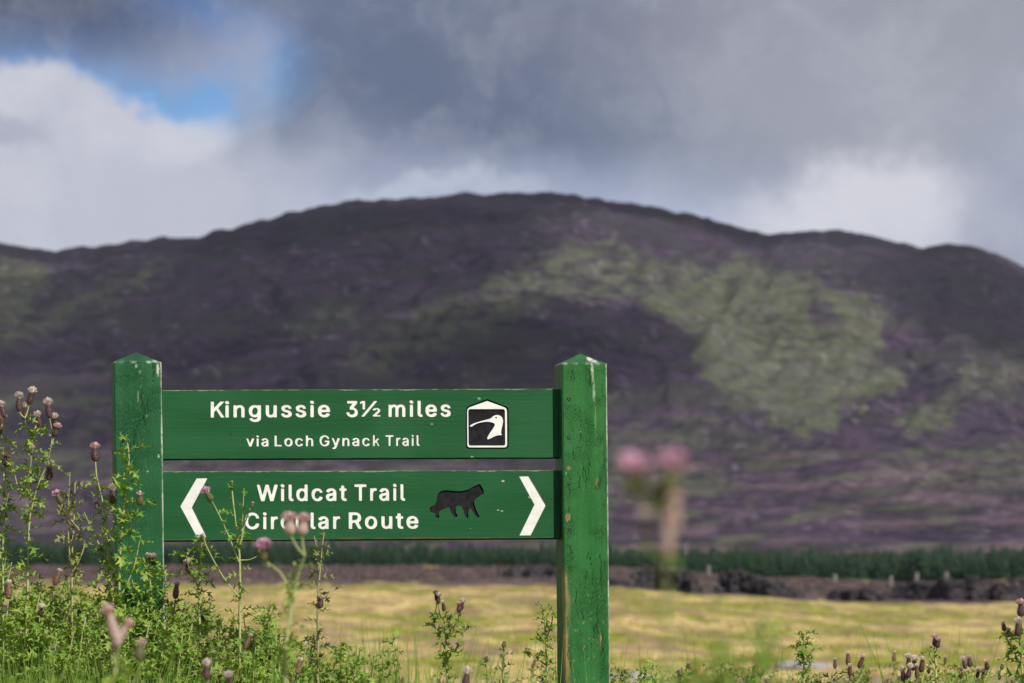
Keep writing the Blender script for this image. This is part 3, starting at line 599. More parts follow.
# -- lettering: outlines of a plain sans serif, thickened to a bold cut
GLY = r'''{"K":[555,[[[146,189,104,145,104,169],[104,193,104,216,116,232],[128,247,139,261,151,275],[162,290,174,303,187,317],[199,331,212,344,262,399],[313,454,364,509,392,509],[420,509,448,509,376,431],[304,353,231,276,230,276],[229,276,228,276,187,233]],[[82,0,60,0,60,170],[60,339,60,509,82,509],[103,509,125,509,125,451],[125,392,125,334,124,298],[124,261,124,225,124,214],[124,204,125,193,125,129],[125,64,125,0,103,0]],[[398,0,372,0,311,86],[249,173,188,259,201,276],[215,293,228,309,302,206],[375,103,449,0,423,0]]]],"i":[255,[[[73,0,53,0,53,126],[53,253,53,379,73,379],[93,379,114,379,114,253],[114,126,114,0,93,0]],[[95,443,84,443,72,443],[62,447,54,455,45,462],[41,472,41,483,41,494],[45,504,54,512,62,520],[72,524,84,524,95,524],[106,520,114,512,122,504],[126,494,126,483,126,472],[122,462,114,455,106,447]]]],"n":[498,[[[114,249,114,227,114,151],[114,76,114,0,93,0],[73,0,53,0,53,126],[53,253,53,379,72,379],[92,379,112,379,112,349],[112,318,112,287,109,287],[106,287,102,287,114,322],[131,347,152,362,174,377],[199,384,227,384,253,384],[276,379,295,369,314,358],[330,342,341,321,352,299],[357,273,357,240,357,160],[357,80,357,0,337,0],[316,0,296,0,296,78],[296,157,296,235,296,265],[288,288,273,304,258,321],[237,329,210,329,192,329],[175,325,161,317,146,309],[135,298,126,283,118,267]]]],"g":[513,[[[238,-151,207,-151,179,-151],[155,-147,134,-140,113,-132],[96,-123,82,-110,69,-98],[58,-84,51,-69,67,-60],[84,-50,101,-41,107,-49],[113,-57,122,-66,130,-75],[141,-82,154,-88,168,-94],[186,-97,207,-97,238,-97],[263,-90,282,-75,302,-60],[311,-37,311,-6,311,19],[311,44,311,68,310,68],[308,68,306,68,301,60],[295,51,287,41,278,32],[267,23,252,16,238,8],[219,5,195,5,164,5],[137,12,113,27,88,41],[69,62,55,90,41,118],[34,152,34,191,34,230],[41,264,55,293,69,322],[88,345,112,361,137,376],[165,384,196,384,220,384],[239,381,253,373,268,365],[280,356,288,346,297,336],[303,327,308,319,309,319],[311,319,313,319,313,339],[313,359,313,379,333,379],[353,379,372,379,372,250],[372,121,372,-9,372,-42],[365,-69,350,-90,335,-111],[316,-126,291,-136,266,-146]],[[181,59,205,59,228,59],[248,64,264,75,280,86],[292,101,300,121,308,141],[312,165,312,193,312,220],[308,243,300,264,292,284],[280,301,264,312,248,324],[228,330,205,330,181,330],[161,324,145,312,129,299],[117,283,109,262,100,242],[96,219,96,193,96,166],[100,143,109,123,117,103],[129,87,145,76,162,65]]]],"u":[498,[[[211,-5,182,-5,157,-5],[134,0,115,11,95,21],[80,37,69,59,58,80],[53,107,53,139,53,219],[53,299,53,379,73,379],[93,379,114,379,114,301],[114,222,114,144,114,114],[121,91,137,75,152,58],[173,50,200,50,218,50],[235,54,249,62,264,70],[275,81,283,97,292,112],[296,131,296,153,296,228],[296,304,296,379,316,379],[337,379,357,379,357,253],[357,126,357,0,337,0],[318,0,298,0,298,31],[298,61,298,92,301,92],[304,92,307,92,295,57],[279,32,257,17,235,2]]]],"s":[453,[[[211,-8,182,-8,156,-8],[133,-4,112,3,92,11],[75,23,62,38,49,53],[40,72,36,94,55,98],[74,102,94,107,99,86],[109,70,124,60,139,50],[158,45,181,45,208,45],[229,51,244,62,260,74],[268,87,268,103,268,116],[263,127,254,136,245,144],[231,151,212,155,191,160],[170,165,149,170,115,178],[89,191,72,208,55,225],[47,247,47,274,47,296],[53,315,65,332,77,348],[94,361,115,370,136,380],[160,384,187,384,213,384],[235,380,254,372,272,365],[287,353,299,339,310,325],[319,309,324,290,305,286],[287,281,268,277,263,292],[255,304,243,316,230,327],[212,333,187,333,165,333],[146,327,131,317,116,306],[109,293,109,277,109,263],[114,252,124,243,134,235],[150,228,172,223,191,218],[210,214,229,209,264,201],[290,188,306,171,323,154],[331,133,331,107,331,84],[325,64,312,47,300,30],[282,16,260,6,237,-3]]]],"e":[492,[[[238,-8,212,-8,175,-8],[143,0,117,16,90,33],[70,56,56,85,41,114],[34,148,34,187,34,226],[41,260,55,290,69,319],[89,343,115,359,141,376],[171,384,205,384,226,384],[246,381,266,374,285,367],[303,356,319,341,335,326],[348,306,357,282,366,258],[371,228,371,194,371,186],[371,178,371,169,272,169],[174,169,75,169,75,187],[75,204,75,221,163,221],[250,221,338,221,329,215],[319,208,310,202,310,227],[306,249,298,269,290,288],[278,303,263,314,247,325],[228,330,205,330,182,330],[163,325,146,313,130,302],[118,288,109,270,100,251],[96,232,96,211,96,200],[96,189,96,178,96,150],[101,126,110,106,120,87],[134,72,151,61,168,51],[189,46,212,46,228,46],[241,48,254,53,266,57],[277,64,285,73,294,82],[301,93,306,105,325,101],[345,96,365,91,359,71],[349,54,335,39,321,24],[303,13,283,4,262,-4]]]],"m":[698,[[[73,0,53,0,53,126],[53,253,53,379,72,379],[92,379,112,379,112,351],[112,323,112,295,111,295],[109,295,108,295,113,316],[121,332,132,346,144,359],[157,369,172,376,187,383],[203,386,219,386,247,386],[270,378,287,361,305,344],[316,322,321,295,318,295],[315,295,312,295,317,313],[325,329,337,343,349,357],[364,367,381,375,398,382],[416,386,437,386,459,386],[479,381,497,372,515,362],[530,348,541,328,551,309],[557,285,557,255,557,170],[557,85,557,0,536,0],[516,0,496,0,496,85],[496,169,496,254,496,281],[488,301,473,313,457,325],[439,330,419,330,402,330],[387,327,374,320,362,313],[352,303,345,290,339,278],[335,263,335,247,335,165],[335,82,335,0,315,0],[295,0,274,0,274,87],[274,173,274,260,274,281],[267,298,253,311,239,324],[221,330,199,330,185,330],[171,327,158,320,144,313],[134,303,126,289,118,276],[114,258,114,238,114,159],[114,79,114,0,93,0]]]],"l":[277,[[[147,-2,139,-2,110,-2],[88,5,74,20,60,35],[53,57,53,84,53,226],[53,367,53,509,73,509],[93,509,114,509,114,372],[114,235,114,99,114,81],[116,69,120,62,125,55],[133,52,146,52,152,52],[157,52,160,53,164,53],[167,54,170,54,173,37],[177,20,181,3,175,1],[169,0,162,-1,154,-2]]]],"v":[477,[[[184,0,163,0,114,126],[66,253,17,379,40,379],[62,379,84,379,111,305],[138,230,165,155,174,132],[181,110,187,87,193,64],[199,42,206,21,198,21],[191,21,184,21,191,42],[197,64,203,87,209,110],[216,132,224,155,251,230],[278,305,305,379,327,379],[349,379,371,379,323,253],[275,126,226,0,205,0]]]],"a":[477,[[[182,-9,160,-9,136,-9],[114,-4,94,5,75,14],[59,27,48,45,36,62],[30,83,30,108,30,130],[35,147,43,161,52,175],[63,185,78,193,92,201],[108,207,125,211,143,215],[160,218,178,220,201,223],[219,225,234,227,248,228],[258,231,265,235,272,239],[276,245,276,255,276,255],[276,256,276,257,276,272],[273,286,267,297,261,308],[252,316,240,322,228,328],[213,331,196,331,178,331],[162,328,149,322,136,317],[126,309,118,301,110,292],[104,283,100,274,80,280],[61,285,41,291,50,314],[62,332,79,346,95,360],[113,369,133,375,153,381],[173,384,194,384,208,384],[223,383,239,379,255,376],[271,370,286,360,301,351],[313,338,322,320,332,303],[337,280,337,251,337,168],[337,84,337,0,317,0],[297,0,277,0,277,17],[277,35,277,52,275,52],[274,52,272,52,268,43],[261,34,252,25,243,15],[230,7,215,1,200,-5]],[[155,45,170,45,193,45],[212,50,228,59,243,68],[255,79,263,93,271,107],[276,122,276,138,276,155],[276,173,276,190,273,187],[268,184,259,182,251,180],[242,178,231,176,221,174],[210,172,200,171,190,170],[182,169,175,168,161,166],[147,163,134,159,121,154],[111,148,103,139,96,131],[92,119,92,105,92,92],[95,81,102,72,109,63],[118,57,130,52,142,48]]]],"L":[481,[[[160,0,60,0,60,170],[60,339,60,509,82,509],[103,509,125,509,125,358],[125,208,125,57,203,57],[282,57,361,57,361,38],[361,19,361,0,261,0]]]],"o":[503,[[[242,-8,207,-8,173,-8],[143,0,117,16,91,33],[71,56,56,85,41,114],[34,149,34,187,34,227],[41,262,56,291,71,321],[91,343,117,360,143,376],[173,384,207,384,242,384],[273,376,299,360,325,343],[345,321,359,291,374,262],[381,227,381,187,381,149],[374,114,359,85,345,56],[325,33,299,16,273,0]],[[182,46,207,46,233,46],[254,53,270,66,287,79],[299,96,307,117,315,139],[319,162,319,187,319,213],[315,236,307,258,299,280],[287,297,270,310,254,323],[233,330,207,330,182,330],[161,323,145,310,129,297],[116,280,108,258,100,237],[96,213,96,187,96,162],[100,139,108,117,116,96],[129,79,145,66,161,53]]]],"c":[484,[[[226,-8,207,-8,173,-8],[143,0,117,16,91,33],[71,56,56,85,41,114],[34,149,34,187,34,227],[41,262,56,291,71,321],[91,343,117,360,143,376],[173,384,207,384,226,384],[243,382,260,377,276,372],[292,365,305,356,319,347],[330,335,340,322,350,309],[357,294,362,277,342,272],[322,267,303,262,300,272],[296,281,290,289,285,297],[278,305,270,311,262,317],[253,322,242,325,232,328],[220,330,207,330,182,330],[161,323,145,310,129,297],[116,280,108,258,100,237],[96,213,96,187,96,162],[100,139,108,117,116,96],[129,79,145,66,161,53],[182,46,207,46,220,46],[232,48,243,52,253,55],[263,60,271,66,279,72],[286,80,292,89,297,97],[301,107,304,117,324,112],[343,107,363,102,358,85],[351,70,341,56,332,43],[320,31,306,21,293,12],[277,4,261,-1,244,-6]]]],"h":[498,[[[114,249,114,227,114,151],[114,76,114,0,93,0],[73,0,53,0,53,170],[53,339,53,509,73,509],[93,509,114,509,114,435],[114,361,114,287,110,287],[106,287,102,287,114,322],[131,347,152,362,174,377],[199,384,227,384,253,384],[276,379,295,369,315,358],[330,342,341,321,352,299],[357,273,357,240,357,160],[357,80,357,0,337,0],[316,0,296,0,296,78],[296,157,296,235,296,265],[288,288,273,304,258,321],[237,329,210,329,192,329],[175,325,161,317,146,309],[135,298,126,283,118,267]]]],"G":[608,[[[309,-7,269,-7,223,-7],[184,4,149,25,115,46],[88,77,69,116,50,155],[40,201,40,254,40,308],[50,354,69,393,88,432],[115,462,149,484,183,505],[221,516,265,516,292,516],[317,512,340,504,364,496],[385,484,403,469,422,454],[437,437,449,416,461,396],[470,373,474,349,452,349],[430,349,408,349,403,365],[396,380,387,393,379,406],[368,417,356,427,344,436],[330,444,315,448,300,453],[283,456,265,456,235,456],[208,448,183,432,159,417],[139,394,125,364,111,334],[103,297,103,254,103,211],[111,175,125,145,140,115],[159,92,184,76,209,61],[237,53,269,53,297,53],[323,59,345,71,367,83],[384,101,396,123,409,146],[415,172,415,202,421,201],[428,200,434,199,384,199],[333,199,283,199,283,218],[283,237,283,256,348,256],[413,256,478,256,478,237],[478,219,478,200,478,158],[469,122,451,91,433,60],[408,36,377,19,345,2]]]],"y":[477,[[[51,-140,47,-139,52,-121],[57,-103,61,-86,65,-86],[68,-87,71,-87,83,-90],[94,-91,104,-89,114,-87],[122,-82,130,-74,138,-66],[145,-53,151,-36,155,-24],[159,-13,163,-1,114,126],[66,252,17,379,40,379],[62,379,84,379,111,305],[138,230,165,155,174,132],[181,109,187,87,193,64],[199,42,206,21,198,21],[191,21,184,21,190,42],[196,64,202,87,209,110],[216,132,224,155,251,230],[278,305,305,379,327,379],[349,379,371,379,316,234],[260,88,204,-58,196,-78],[187,-94,177,-107,166,-120],[153,-129,139,-136,125,-142],[109,-145,91,-145,81,-145],[72,-144,65,-143,57,-142]]]],"k":[469,[[[132,158,110,137,110,162],[110,187,110,212,113,212],[117,212,121,212,175,268],[230,323,284,379,310,379],[335,379,360,379,301,319],[243,259,184,199,182,199],[179,199,177,199,155,178]],[[73,0,53,0,53,170],[53,339,53,509,73,509],[93,509,114,509,114,339],[114,170,114,0,93,0]],[[320,0,294,0,245,62],[197,124,148,186,162,200],[177,214,191,229,252,152],[312,76,372,0,346,0]]]],"T":[537,[[[85,452,32,452,32,471],[32,490,32,509,160,509],[288,509,417,509,417,490],[417,471,417,452,363,452],[310,452,257,452,257,301],[257,151,257,0,235,0],[214,0,193,0,193,151],[193,301,193,452,139,452]]]],"r":[347,[[[73,0,53,0,53,126],[53,253,53,379,72,379],[92,379,112,379,112,360],[112,340,112,321,113,321],[114,321,115,321,122,340],[135,355,152,367,170,379],[190,385,213,385,218,385],[223,385,229,384,235,384],[240,384,243,384,243,363],[243,343,243,322,242,323],[237,323,230,324,223,325],[215,326,207,326,189,326],[173,322,159,315,145,307],[134,297,126,284,118,270],[114,255,114,237,114,158],[114,79,114,0,93,0]]]],"W":[774,[[[180,0,155,0,109,170],[63,339,16,509,38,509],[60,509,82,509,109,404],[136,300,163,196,168,179],[172,163,175,145,179,128],[183,111,187,94,190,76],[194,58,197,40,194,40],[192,40,189,40,193,58],[196,76,200,94,203,111],[207,128,211,145,215,163],[220,179,224,196,251,300],[279,404,306,509,331,509],[355,509,380,509,407,404],[434,300,462,196,466,179],[470,163,474,145,478,128],[482,111,486,94,490,76],[494,58,497,40,494,40],[491,40,488,40,492,58],[495,76,499,94,502,111],[506,128,510,145,515,163],[519,179,523,196,550,300],[576,404,603,509,625,509],[647,509,670,509,623,339],[577,170,530,0,505,0],[480,0,455,0,426,108],[397,215,368,323,362,344],[357,367,351,391,346,416],[341,444,336,475,341,475],[345,475,350,475,345,445],[340,419,335,395,330,371],[324,347,318,323,289,215],[260,108,230,0,205,0]]]],"d":[512,[[[219,-8,195,-8,164,-8],[136,0,111,16,87,32],[68,55,55,84,41,114],[34,149,34,189,34,229],[41,263,55,293,69,322],[88,345,112,361,136,376],[164,384,196,384,219,384],[238,381,253,373,268,365],[279,356,287,346,296,336],[302,327,306,319,308,319],[309,319,311,319,311,382],[311,446,311,509,331,509],[351,509,372,509,372,339],[372,170,372,0,352,0],[332,0,313,0,313,20],[313,39,313,59,311,59],[309,59,307,59,302,51],[295,42,287,31,278,21],[267,12,252,4,238,-4]],[[181,47,205,47,227,47],[247,53,263,65,279,77],[291,94,299,115,308,136],[312,161,312,189,312,217],[308,242,300,263,292,284],[279,300,263,312,247,324],[228,330,205,330,181,330],[161,324,145,311,129,299],[116,282,108,261,100,240],[96,216,96,189,96,162],[100,138,109,117,117,95],[129,78,145,66,161,53]]]],"t":[315,[[[138,379,204,379,204,362],[204,344,204,327,138,327],[72,327,6,327,6,344],[6,362,6,379,72,379]],[[65,345,65,471,85,471],[106,471,126,471,126,347],[126,222,126,98,126,81],[129,69,136,61,143,54],[154,50,170,50,174,50],[179,50,185,51,191,52],[197,53,202,54,206,36],[209,19,213,2,207,0],[200,-2,192,-3,184,-4],[176,-4,168,-4,136,-4],[110,4,92,21,74,38],[65,62,65,93,65,219]]]],"C":[598,[[[293,-7,267,-7,223,-7],[184,4,150,25,116,46],[89,76,70,115,50,154],[40,201,40,254,40,308],[50,354,70,393,89,432],[116,462,150,484,184,505],[223,516,267,516,293,516],[317,512,340,504,363,497],[384,486,402,471,420,457],[436,439,448,418,460,398],[468,374,473,348,451,348],[430,348,408,348,404,366],[398,381,389,395,381,408],[370,419,357,428,345,438],[331,444,315,449,300,454],[284,456,267,456,236,456],[208,448,184,432,159,417],[139,394,125,364,111,334],[103,297,103,254,103,211],[111,175,125,145,140,115],[159,92,184,76,209,61],[236,53,267,53,284,53],[300,55,315,60,331,65],[345,71,357,81,370,90],[381,101,389,114,398,128],[404,143,408,160,430,160],[451,160,473,160,469,135],[460,111,448,91,436,70],[421,52,402,38,384,23],[363,12,341,5,318,-3]]]],"R":[537,[[[82,0,60,0,60,170],[60,339,60,509,119,509],[177,509,236,509,275,509],[307,502,333,489,359,475],[378,457,390,433,403,410],[409,382,409,352,409,321],[403,295,390,271,378,248],[359,230,333,217,307,204],[275,198,236,198,189,198],[143,198,96,198,96,217],[96,236,96,255,142,255],[188,255,234,255,260,255],[281,259,298,267,314,275],[326,286,334,300,341,315],[345,332,345,352,345,372],[341,390,334,405,326,420],[314,431,298,440,281,448],[259,452,233,452,197,452],[161,452,125,452,125,301],[125,151,125,0,103,0]],[[378,0,353,0,312,76],[271,153,230,229,254,229],[279,229,303,229,344,153],[386,76,428,0,403,0]]]],"3":[541,[[[252,-7,218,-7,187,-7],[158,-1,133,10,107,21],[86,37,70,57,54,78],[46,103,44,132,66,132],[87,132,109,132,111,114],[117,99,126,87,136,75],[149,65,165,59,181,53],[199,50,219,50,239,50],[258,53,275,61,292,68],[305,79,315,93,324,107],[329,124,329,145,329,163],[325,181,316,196,307,212],[293,224,275,234,256,243],[231,248,201,248,186,248],[172,248,157,248,157,265],[157,282,157,299,200,349],[244,399,288,448,288,450],[288,451,288,452,215,452],[142,452,70,452,70,471],[70,490,70,509,171,509],[272,509,372,509,372,493],[372,477,372,461,319,400],[265,339,211,278,211,282],[211,285,211,289,249,293],[281,288,308,276,335,263],[356,246,371,222,386,199],[393,173,393,145,393,115],[385,89,370,66,355,43],[335,25,309,12,282,0]]]],"½":[673,[[[126,509,148,509,148,416],[148,324,148,231,130,231],[112,231,94,231,94,308],[94,385,94,462,93,462],[92,462,91,462,69,445],[47,429,25,412,25,430],[25,448,25,466,44,480],[63,494,82,509,104,509]],[[80,0,61,0,177,170],[294,339,410,509,430,509],[449,509,468,509,352,339],[235,170,119,0,99,0]],[[427,0,364,0,364,12],[364,25,364,37,395,70],[427,103,458,137,470,149],[480,161,487,170,494,180],[497,190,497,201,497,212],[493,221,484,227,476,233],[466,236,455,236,443,236],[433,233,426,226,418,219],[414,210,414,198,397,198],[379,198,362,198,362,224],[371,244,389,258,407,273],[429,280,456,280,484,280],[506,273,524,258,541,243],[549,224,549,202,549,194],[547,184,544,175,540,166],[533,155,523,141,513,128],[498,111,479,90,466,77],[453,63,440,49,440,48],[440,47,440,46,478,46],[515,46,553,46,553,30],[553,15,553,0,490,0]]]]}'''
import json
GLY = json.loads(GLY)
def bez(spl, k=4):
    """closed bezier outline -> points"""
    out = []; n = len(spl)
    for i in range(n):
        a = spl[i]; c_ = spl[(i + 1) % n]
        p0 = np.array(a[2:4], float); p1 = np.array(a[4:6], float); p2 = np.array(c_[0:2], float); p3 = np.array(c_[2:4], float)
        straight = np.hypot(*(p1 - p0)) < 1 and np.hypot(*(p3 - p2)) < 1
        chord = p3 - p0; L = np.hypot(*chord) + 1e-9
        if abs(np.cross(chord, p1 - p0)) / L < 1.5 and abs(np.cross(chord, p2 - p0)) / L < 1.5: straight = True
        for q in range(1 if straight else k):
            t = q / (1 if straight else k)
            out.append(p0 * (1 - t) ** 3 + 3 * p1 * t * (1 - t) ** 2 + 3 * p2 * t * t * (1 - t) + p3 * t ** 3)
    out = np.array(out)
    keep = [0]
    for i in range(1, len(out)):
        if np.hypot(*(out[i] - out[keep[-1]])) > 2: keep.append(i)
    if np.hypot(*(out[keep[-1]] - out[0])) < 2: keep = keep[:-1]
    return out[keep]
def area(p): return 0.5 * np.sum(p[:, 0] * np.roll(p[:, 1], -1) - np.roll(p[:, 0], -1) * p[:, 1])
def grow(p, d):
    """move the outline outwards (a counter keeps its own sense and so shrinks)"""
    a = p - np.roll(p, 1, 0); b_ = np.roll(p, -1, 0) - p
    a /= np.hypot(a[:, 0], a[:, 1])[:, None] + 1e-9; b_ /= np.hypot(b_[:, 0], b_[:, 1])[:, None] + 1e-9
    na = np.stack([a[:, 1], -a[:, 0]], -1); nb = np.stack([b_[:, 1], -b_[:, 0]], -1)
    m_ = na + nb; L = np.hypot(m_[:, 0], m_[:, 1])[:, None] + 1e-6; m_ /= L
    c_ = np.maximum((m_ * na).sum(1), .5)[:, None]
    return p + m_ * d / c_
def inside(pt, poly):
    c_ = False; j = len(poly) - 1
    for i in range(len(poly)):
        if (poly[i][1] > pt[1]) != (poly[j][1] > pt[1]) and pt[0] < (poly[j][0] - poly[i][0]) * (pt[1] - poly[i][1]) / (poly[j][1] - poly[i][1]) + poly[i][0]: c_ = not c_
        j = i
    return c_
BOLD = 29
KP = {'K': [[(62, 0), (62, 702), (206, 702), (206, 430), (452, 702), (628, 702), (372, 424), (640, 0), (462, 0), (272, 318), (206, 250), (206, 0)]],
      'k': [[(54, 0), (54, 716), (186, 716), (186, 352), (330, 512), (486, 512), (320, 336), (498, 0), (352, 0), (230, 244), (186, 196), (186, 0)]]}
import functools
@functools.lru_cache(None)
def glyph(ch):
    if ch in KP:
        pls = [np.array(p, float) for p in KP[ch]]; pls = [(p if area(p) > 0 else p[::-1]) * ((509 + 2 * BOLD) / 709) - np.array([0, BOLD]) for p in pls]
        return (482 if ch == 'K' else 374), sdf_outline(pls, 0.01, 7)
    adv, spl = GLY[ch]; pls = [bez(s) for s in spl]
    res = []
    for i, p in enumerate(pls):
        hole = any(j != i and inside(p[0], q) for j, q in enumerate(pls))
        if (area(p) > 0) == hole: p = p[::-1]
        res.append(p)
    return adv - 4, sdf_outline(res, BOLD if ch != '½' else 13, 7)
def word(txt, x0, x1, ybase, ytop, cap):
    """lay a word out between photo columns x0..x1 on base row ybase; cap = height of the first letter in font units"""
    pen = 0; pls = []
    for ch in txt:
        adv, ps = glyph(ch)
        pls += [p + np.array([pen, 0]) for p in ps]; pen += adv
    mn = min(p[:, 0].min() for p in pls); mx = max(p[:, 0].max() for p in pls)
    out = []
    for p in pls:
        q = []
        for x, y in p:
            fx = x0 + (x - mn) / (mx - mn) * (x1 - x0); tilt = -(fx - 361) * .0036
            q.append(sg(fx, ybase - (y + BOLD) / (509.0 + 2 * BOLD) * (ybase - ytop) + tilt, REC))
        out.append(np.array(q))
    return out
CAP = 702
words1 = [('Kingussie', 210.8, 330.6, 417.0, 400.0, 702), ('3', 346.4, 358.4, 417.0, 400.0, 715), ('½', 360, 381, 417.0, 399.6, 715), ('miles', 388.6, 451.3, 417.0, 400.0, 730),
          ('via', 246.2, 269, 446, 434.4, 730), ('Loch', 274.6, 313.8, 446, 434.4, 720), ('Gynack', 319.6, 380.4, 446, 434.4, 728), ('Trail', 385.6, 420.2, 446, 434.4, 715)]
words2 = [('Wildcat', 256.8, 347.4, 500.8, 483.4, 715), ('Trail', 354.4, 405.8, 500.8, 483.4, 715), ('Circular', 245, 340.6, 528.8, 511.4, 728), ('Route', 348.8, 419.0, 528.8, 511.4, 715)]
def px_poly(pts, sc_, ox_, oy_):
    return np.array([sg(ox_ + x / sc_, oy_ + y / sc_, REC) for x, y in pts])
def smooth_poly(pts, it=1):
    p = np.array(pts, float)
    for _ in range(it):
        nx_ = np.roll(p, -1, 0); q = np.empty((len(p) * 2, 2)); q[0::2] = p * .78 + nx_ * .22; q[1::2] = p * .22 + nx_ * .78; p = q
    return p
arrowL = px_poly([(197.3, 477.3), (208, 477.2), (192.4, 506.4), (207.4, 536.7), (197.1, 537.2), (180.4, 506.3)], 1, 0, 0)
arrowR = px_poly([(518.7, 475.5), (529, 475.3), (546.2, 504.5), (530.8, 535.3), (519.6, 535.4), (534.5, 504.6)], 1, 0, 0)
cat = smooth_poly([(820, 122), (842, 160), (866, 195), (876, 232), (862, 268), (836, 266), (805, 298), (765, 325), (742, 350), (742, 400), (764, 462), (792, 528), (818, 568), (792, 580), (764, 564), (728, 505), (692, 452), (668, 470),
    (656, 515), (668, 588), (634, 586), (606, 530), (596, 482), (574, 436), (536, 414), (502, 424), (486, 452), (490, 518), (518, 552), (506, 576), (476, 578), (444, 545), (416, 486), (398, 434), (345, 458), (292, 478), (256, 500),
    (254, 540), (270, 578), (236, 590), (210, 574), (204, 520), (176, 516), (142, 506), (124, 472), (140, 440), (176, 426), (214, 396), (230, 350), (232, 290), (254, 240), (300, 212), (360, 207), (440, 215), (540, 222), (620, 210), (680, 190), (722, 162), (772, 138)])
cat = px_poly(cat, 13.66, 420, 475)
def rr(pts, r):
    """round the corners of a polygon"""
    out = []; n = len(pts)
    for i in range(n):
        p = np.array(pts[i], float); a = np.array(pts[i - 1], float) - p; b_ = np.array(pts[(i + 1) % n], float) - p
        r_ = r[i] if isinstance(r, (list, tuple)) else r
        a = a / np.hypot(*a) * r_; b_ = b_ / np.hypot(*b_) * r_
        for t in (0, .33, .67, 1): out.append(p + a * (1 - t) ** 2 + b_ * t ** 2)
    return np.array(out)
lg_out = px_poly(rr([(310, 46), (553, 140), (555, 614), (66, 614), (66, 136)], [10, 40, 36, 36, 40]), 11.38, 460, 395)
lg_white = px_poly(rr([(310, 68), (534, 150), (537, 596), (84, 596), (82, 150)], [6, 36, 32, 32, 36]), 11.38, 460, 395)
lg_black = px_poly(rr([(94, 160), (512, 160), (516, 576), (98, 576)], 26), 11.38, 460, 395)
bird = px_poly(smooth_poly([(110, 356), (124, 340), (170, 318), (240, 297), (310, 279), (352, 266), (374, 243), (410, 227), (450, 230), (480, 253), (492, 290), (486, 335), (473, 385), (468, 436), (480, 458),
    (436, 456), (388, 473), (332, 502), (312, 504), (311, 486), (335, 440), (370, 392), (400, 344), (392, 322), (352, 308), (300, 303), (240, 311), (180, 329), (132, 362)]), 11.38, 460, 395)
eye = px_poly([(412 + 11 * math.cos(a), 258 + 10 * math.sin(a)) for a in np.linspace(0, 2 * math.pi, 9)[:-1]], 11.38, 460, 395)

from mathutils.geometry import delaunay_2d_cdt
def even_odd(X, Y, polys):
    ins = np.zeros(X.shape, bool)
    for p in polys:
        x0, y0 = p[:, 0], p[:, 1]; x1, y1 = np.roll(x0, -1), np.roll(y0, -1)
        sel = (X > x0.min()) & (X < x0.max()) & (Y > y0.min()) & (Y < y0.max())
        xs, ys = X[sel][:, None], Y[sel][:, None]
        c_ = ((y0 > ys) != (y1 > ys)) & (xs < (x1 - x0) * (ys - y0) / (y1 - y0 + 1e-30) + x0)
        ins[sel] ^= (c_.sum(1) % 2).astype(bool)
    return ins
def fill(name, polys, y0, thick, mat, parent):
    """fill flat outlines (holes by nesting) in the board plane; front at depth y0, side walls reaching thick backwards"""
    polys = [np.asarray(p, float) * 1000 for p in polys]
    vs, es, k = [], [], 0
    for p in polys:
        n = len(p); vs += [Vector((x, y)) for x, y in p]; es += [(k + i, k + (i + 1) % n) for i in range(n)]; k += n
    ov, oe, of, *_ = delaunay_2d_cdt(vs, es, [], 0, 1e-5)
    V2 = np.array([tuple(v) for v in ov]); T = np.array([f for f in of if len(f) == 3])
    cen = V2[T].mean(1); T = T[even_odd(cen[:, 0], cen[:, 1], polys)]
    e1 = V2[T[:, 1]] - V2[T[:, 0]]; e2 = V2[T[:, 2]] - V2[T[:, 0]]
    fl = (e1[:, 0] * e2[:, 1] - e1[:, 1] * e2[:, 0]) < 0; T[fl] = T[fl][:, ::-1]
    V3 = np.stack([V2[:, 0] / 1000, np.full(len(V2), y0), V2[:, 1] / 1000], -1)
    faces = [tuple(t) for t in T.tolist()]
    if thick:
        cnt = {}
        for t in faces:
            for i in range(3):
                a_, b_ = t[i], t[(i + 1) % 3]
                if (b_, a_) in cnt: del cnt[(b_, a_)]
                else: cnt[(a_, b_)] = 1
        n = len(V3); back = V3.copy(); back[:, 1] += thick; V3 = np.concatenate([V3, back])
        faces += [(b_, a_, a_ + n, b_ + n) for a_, b_ in cnt]
    return link_mesh(name, mesh(name, V3, faces, mat), parent)
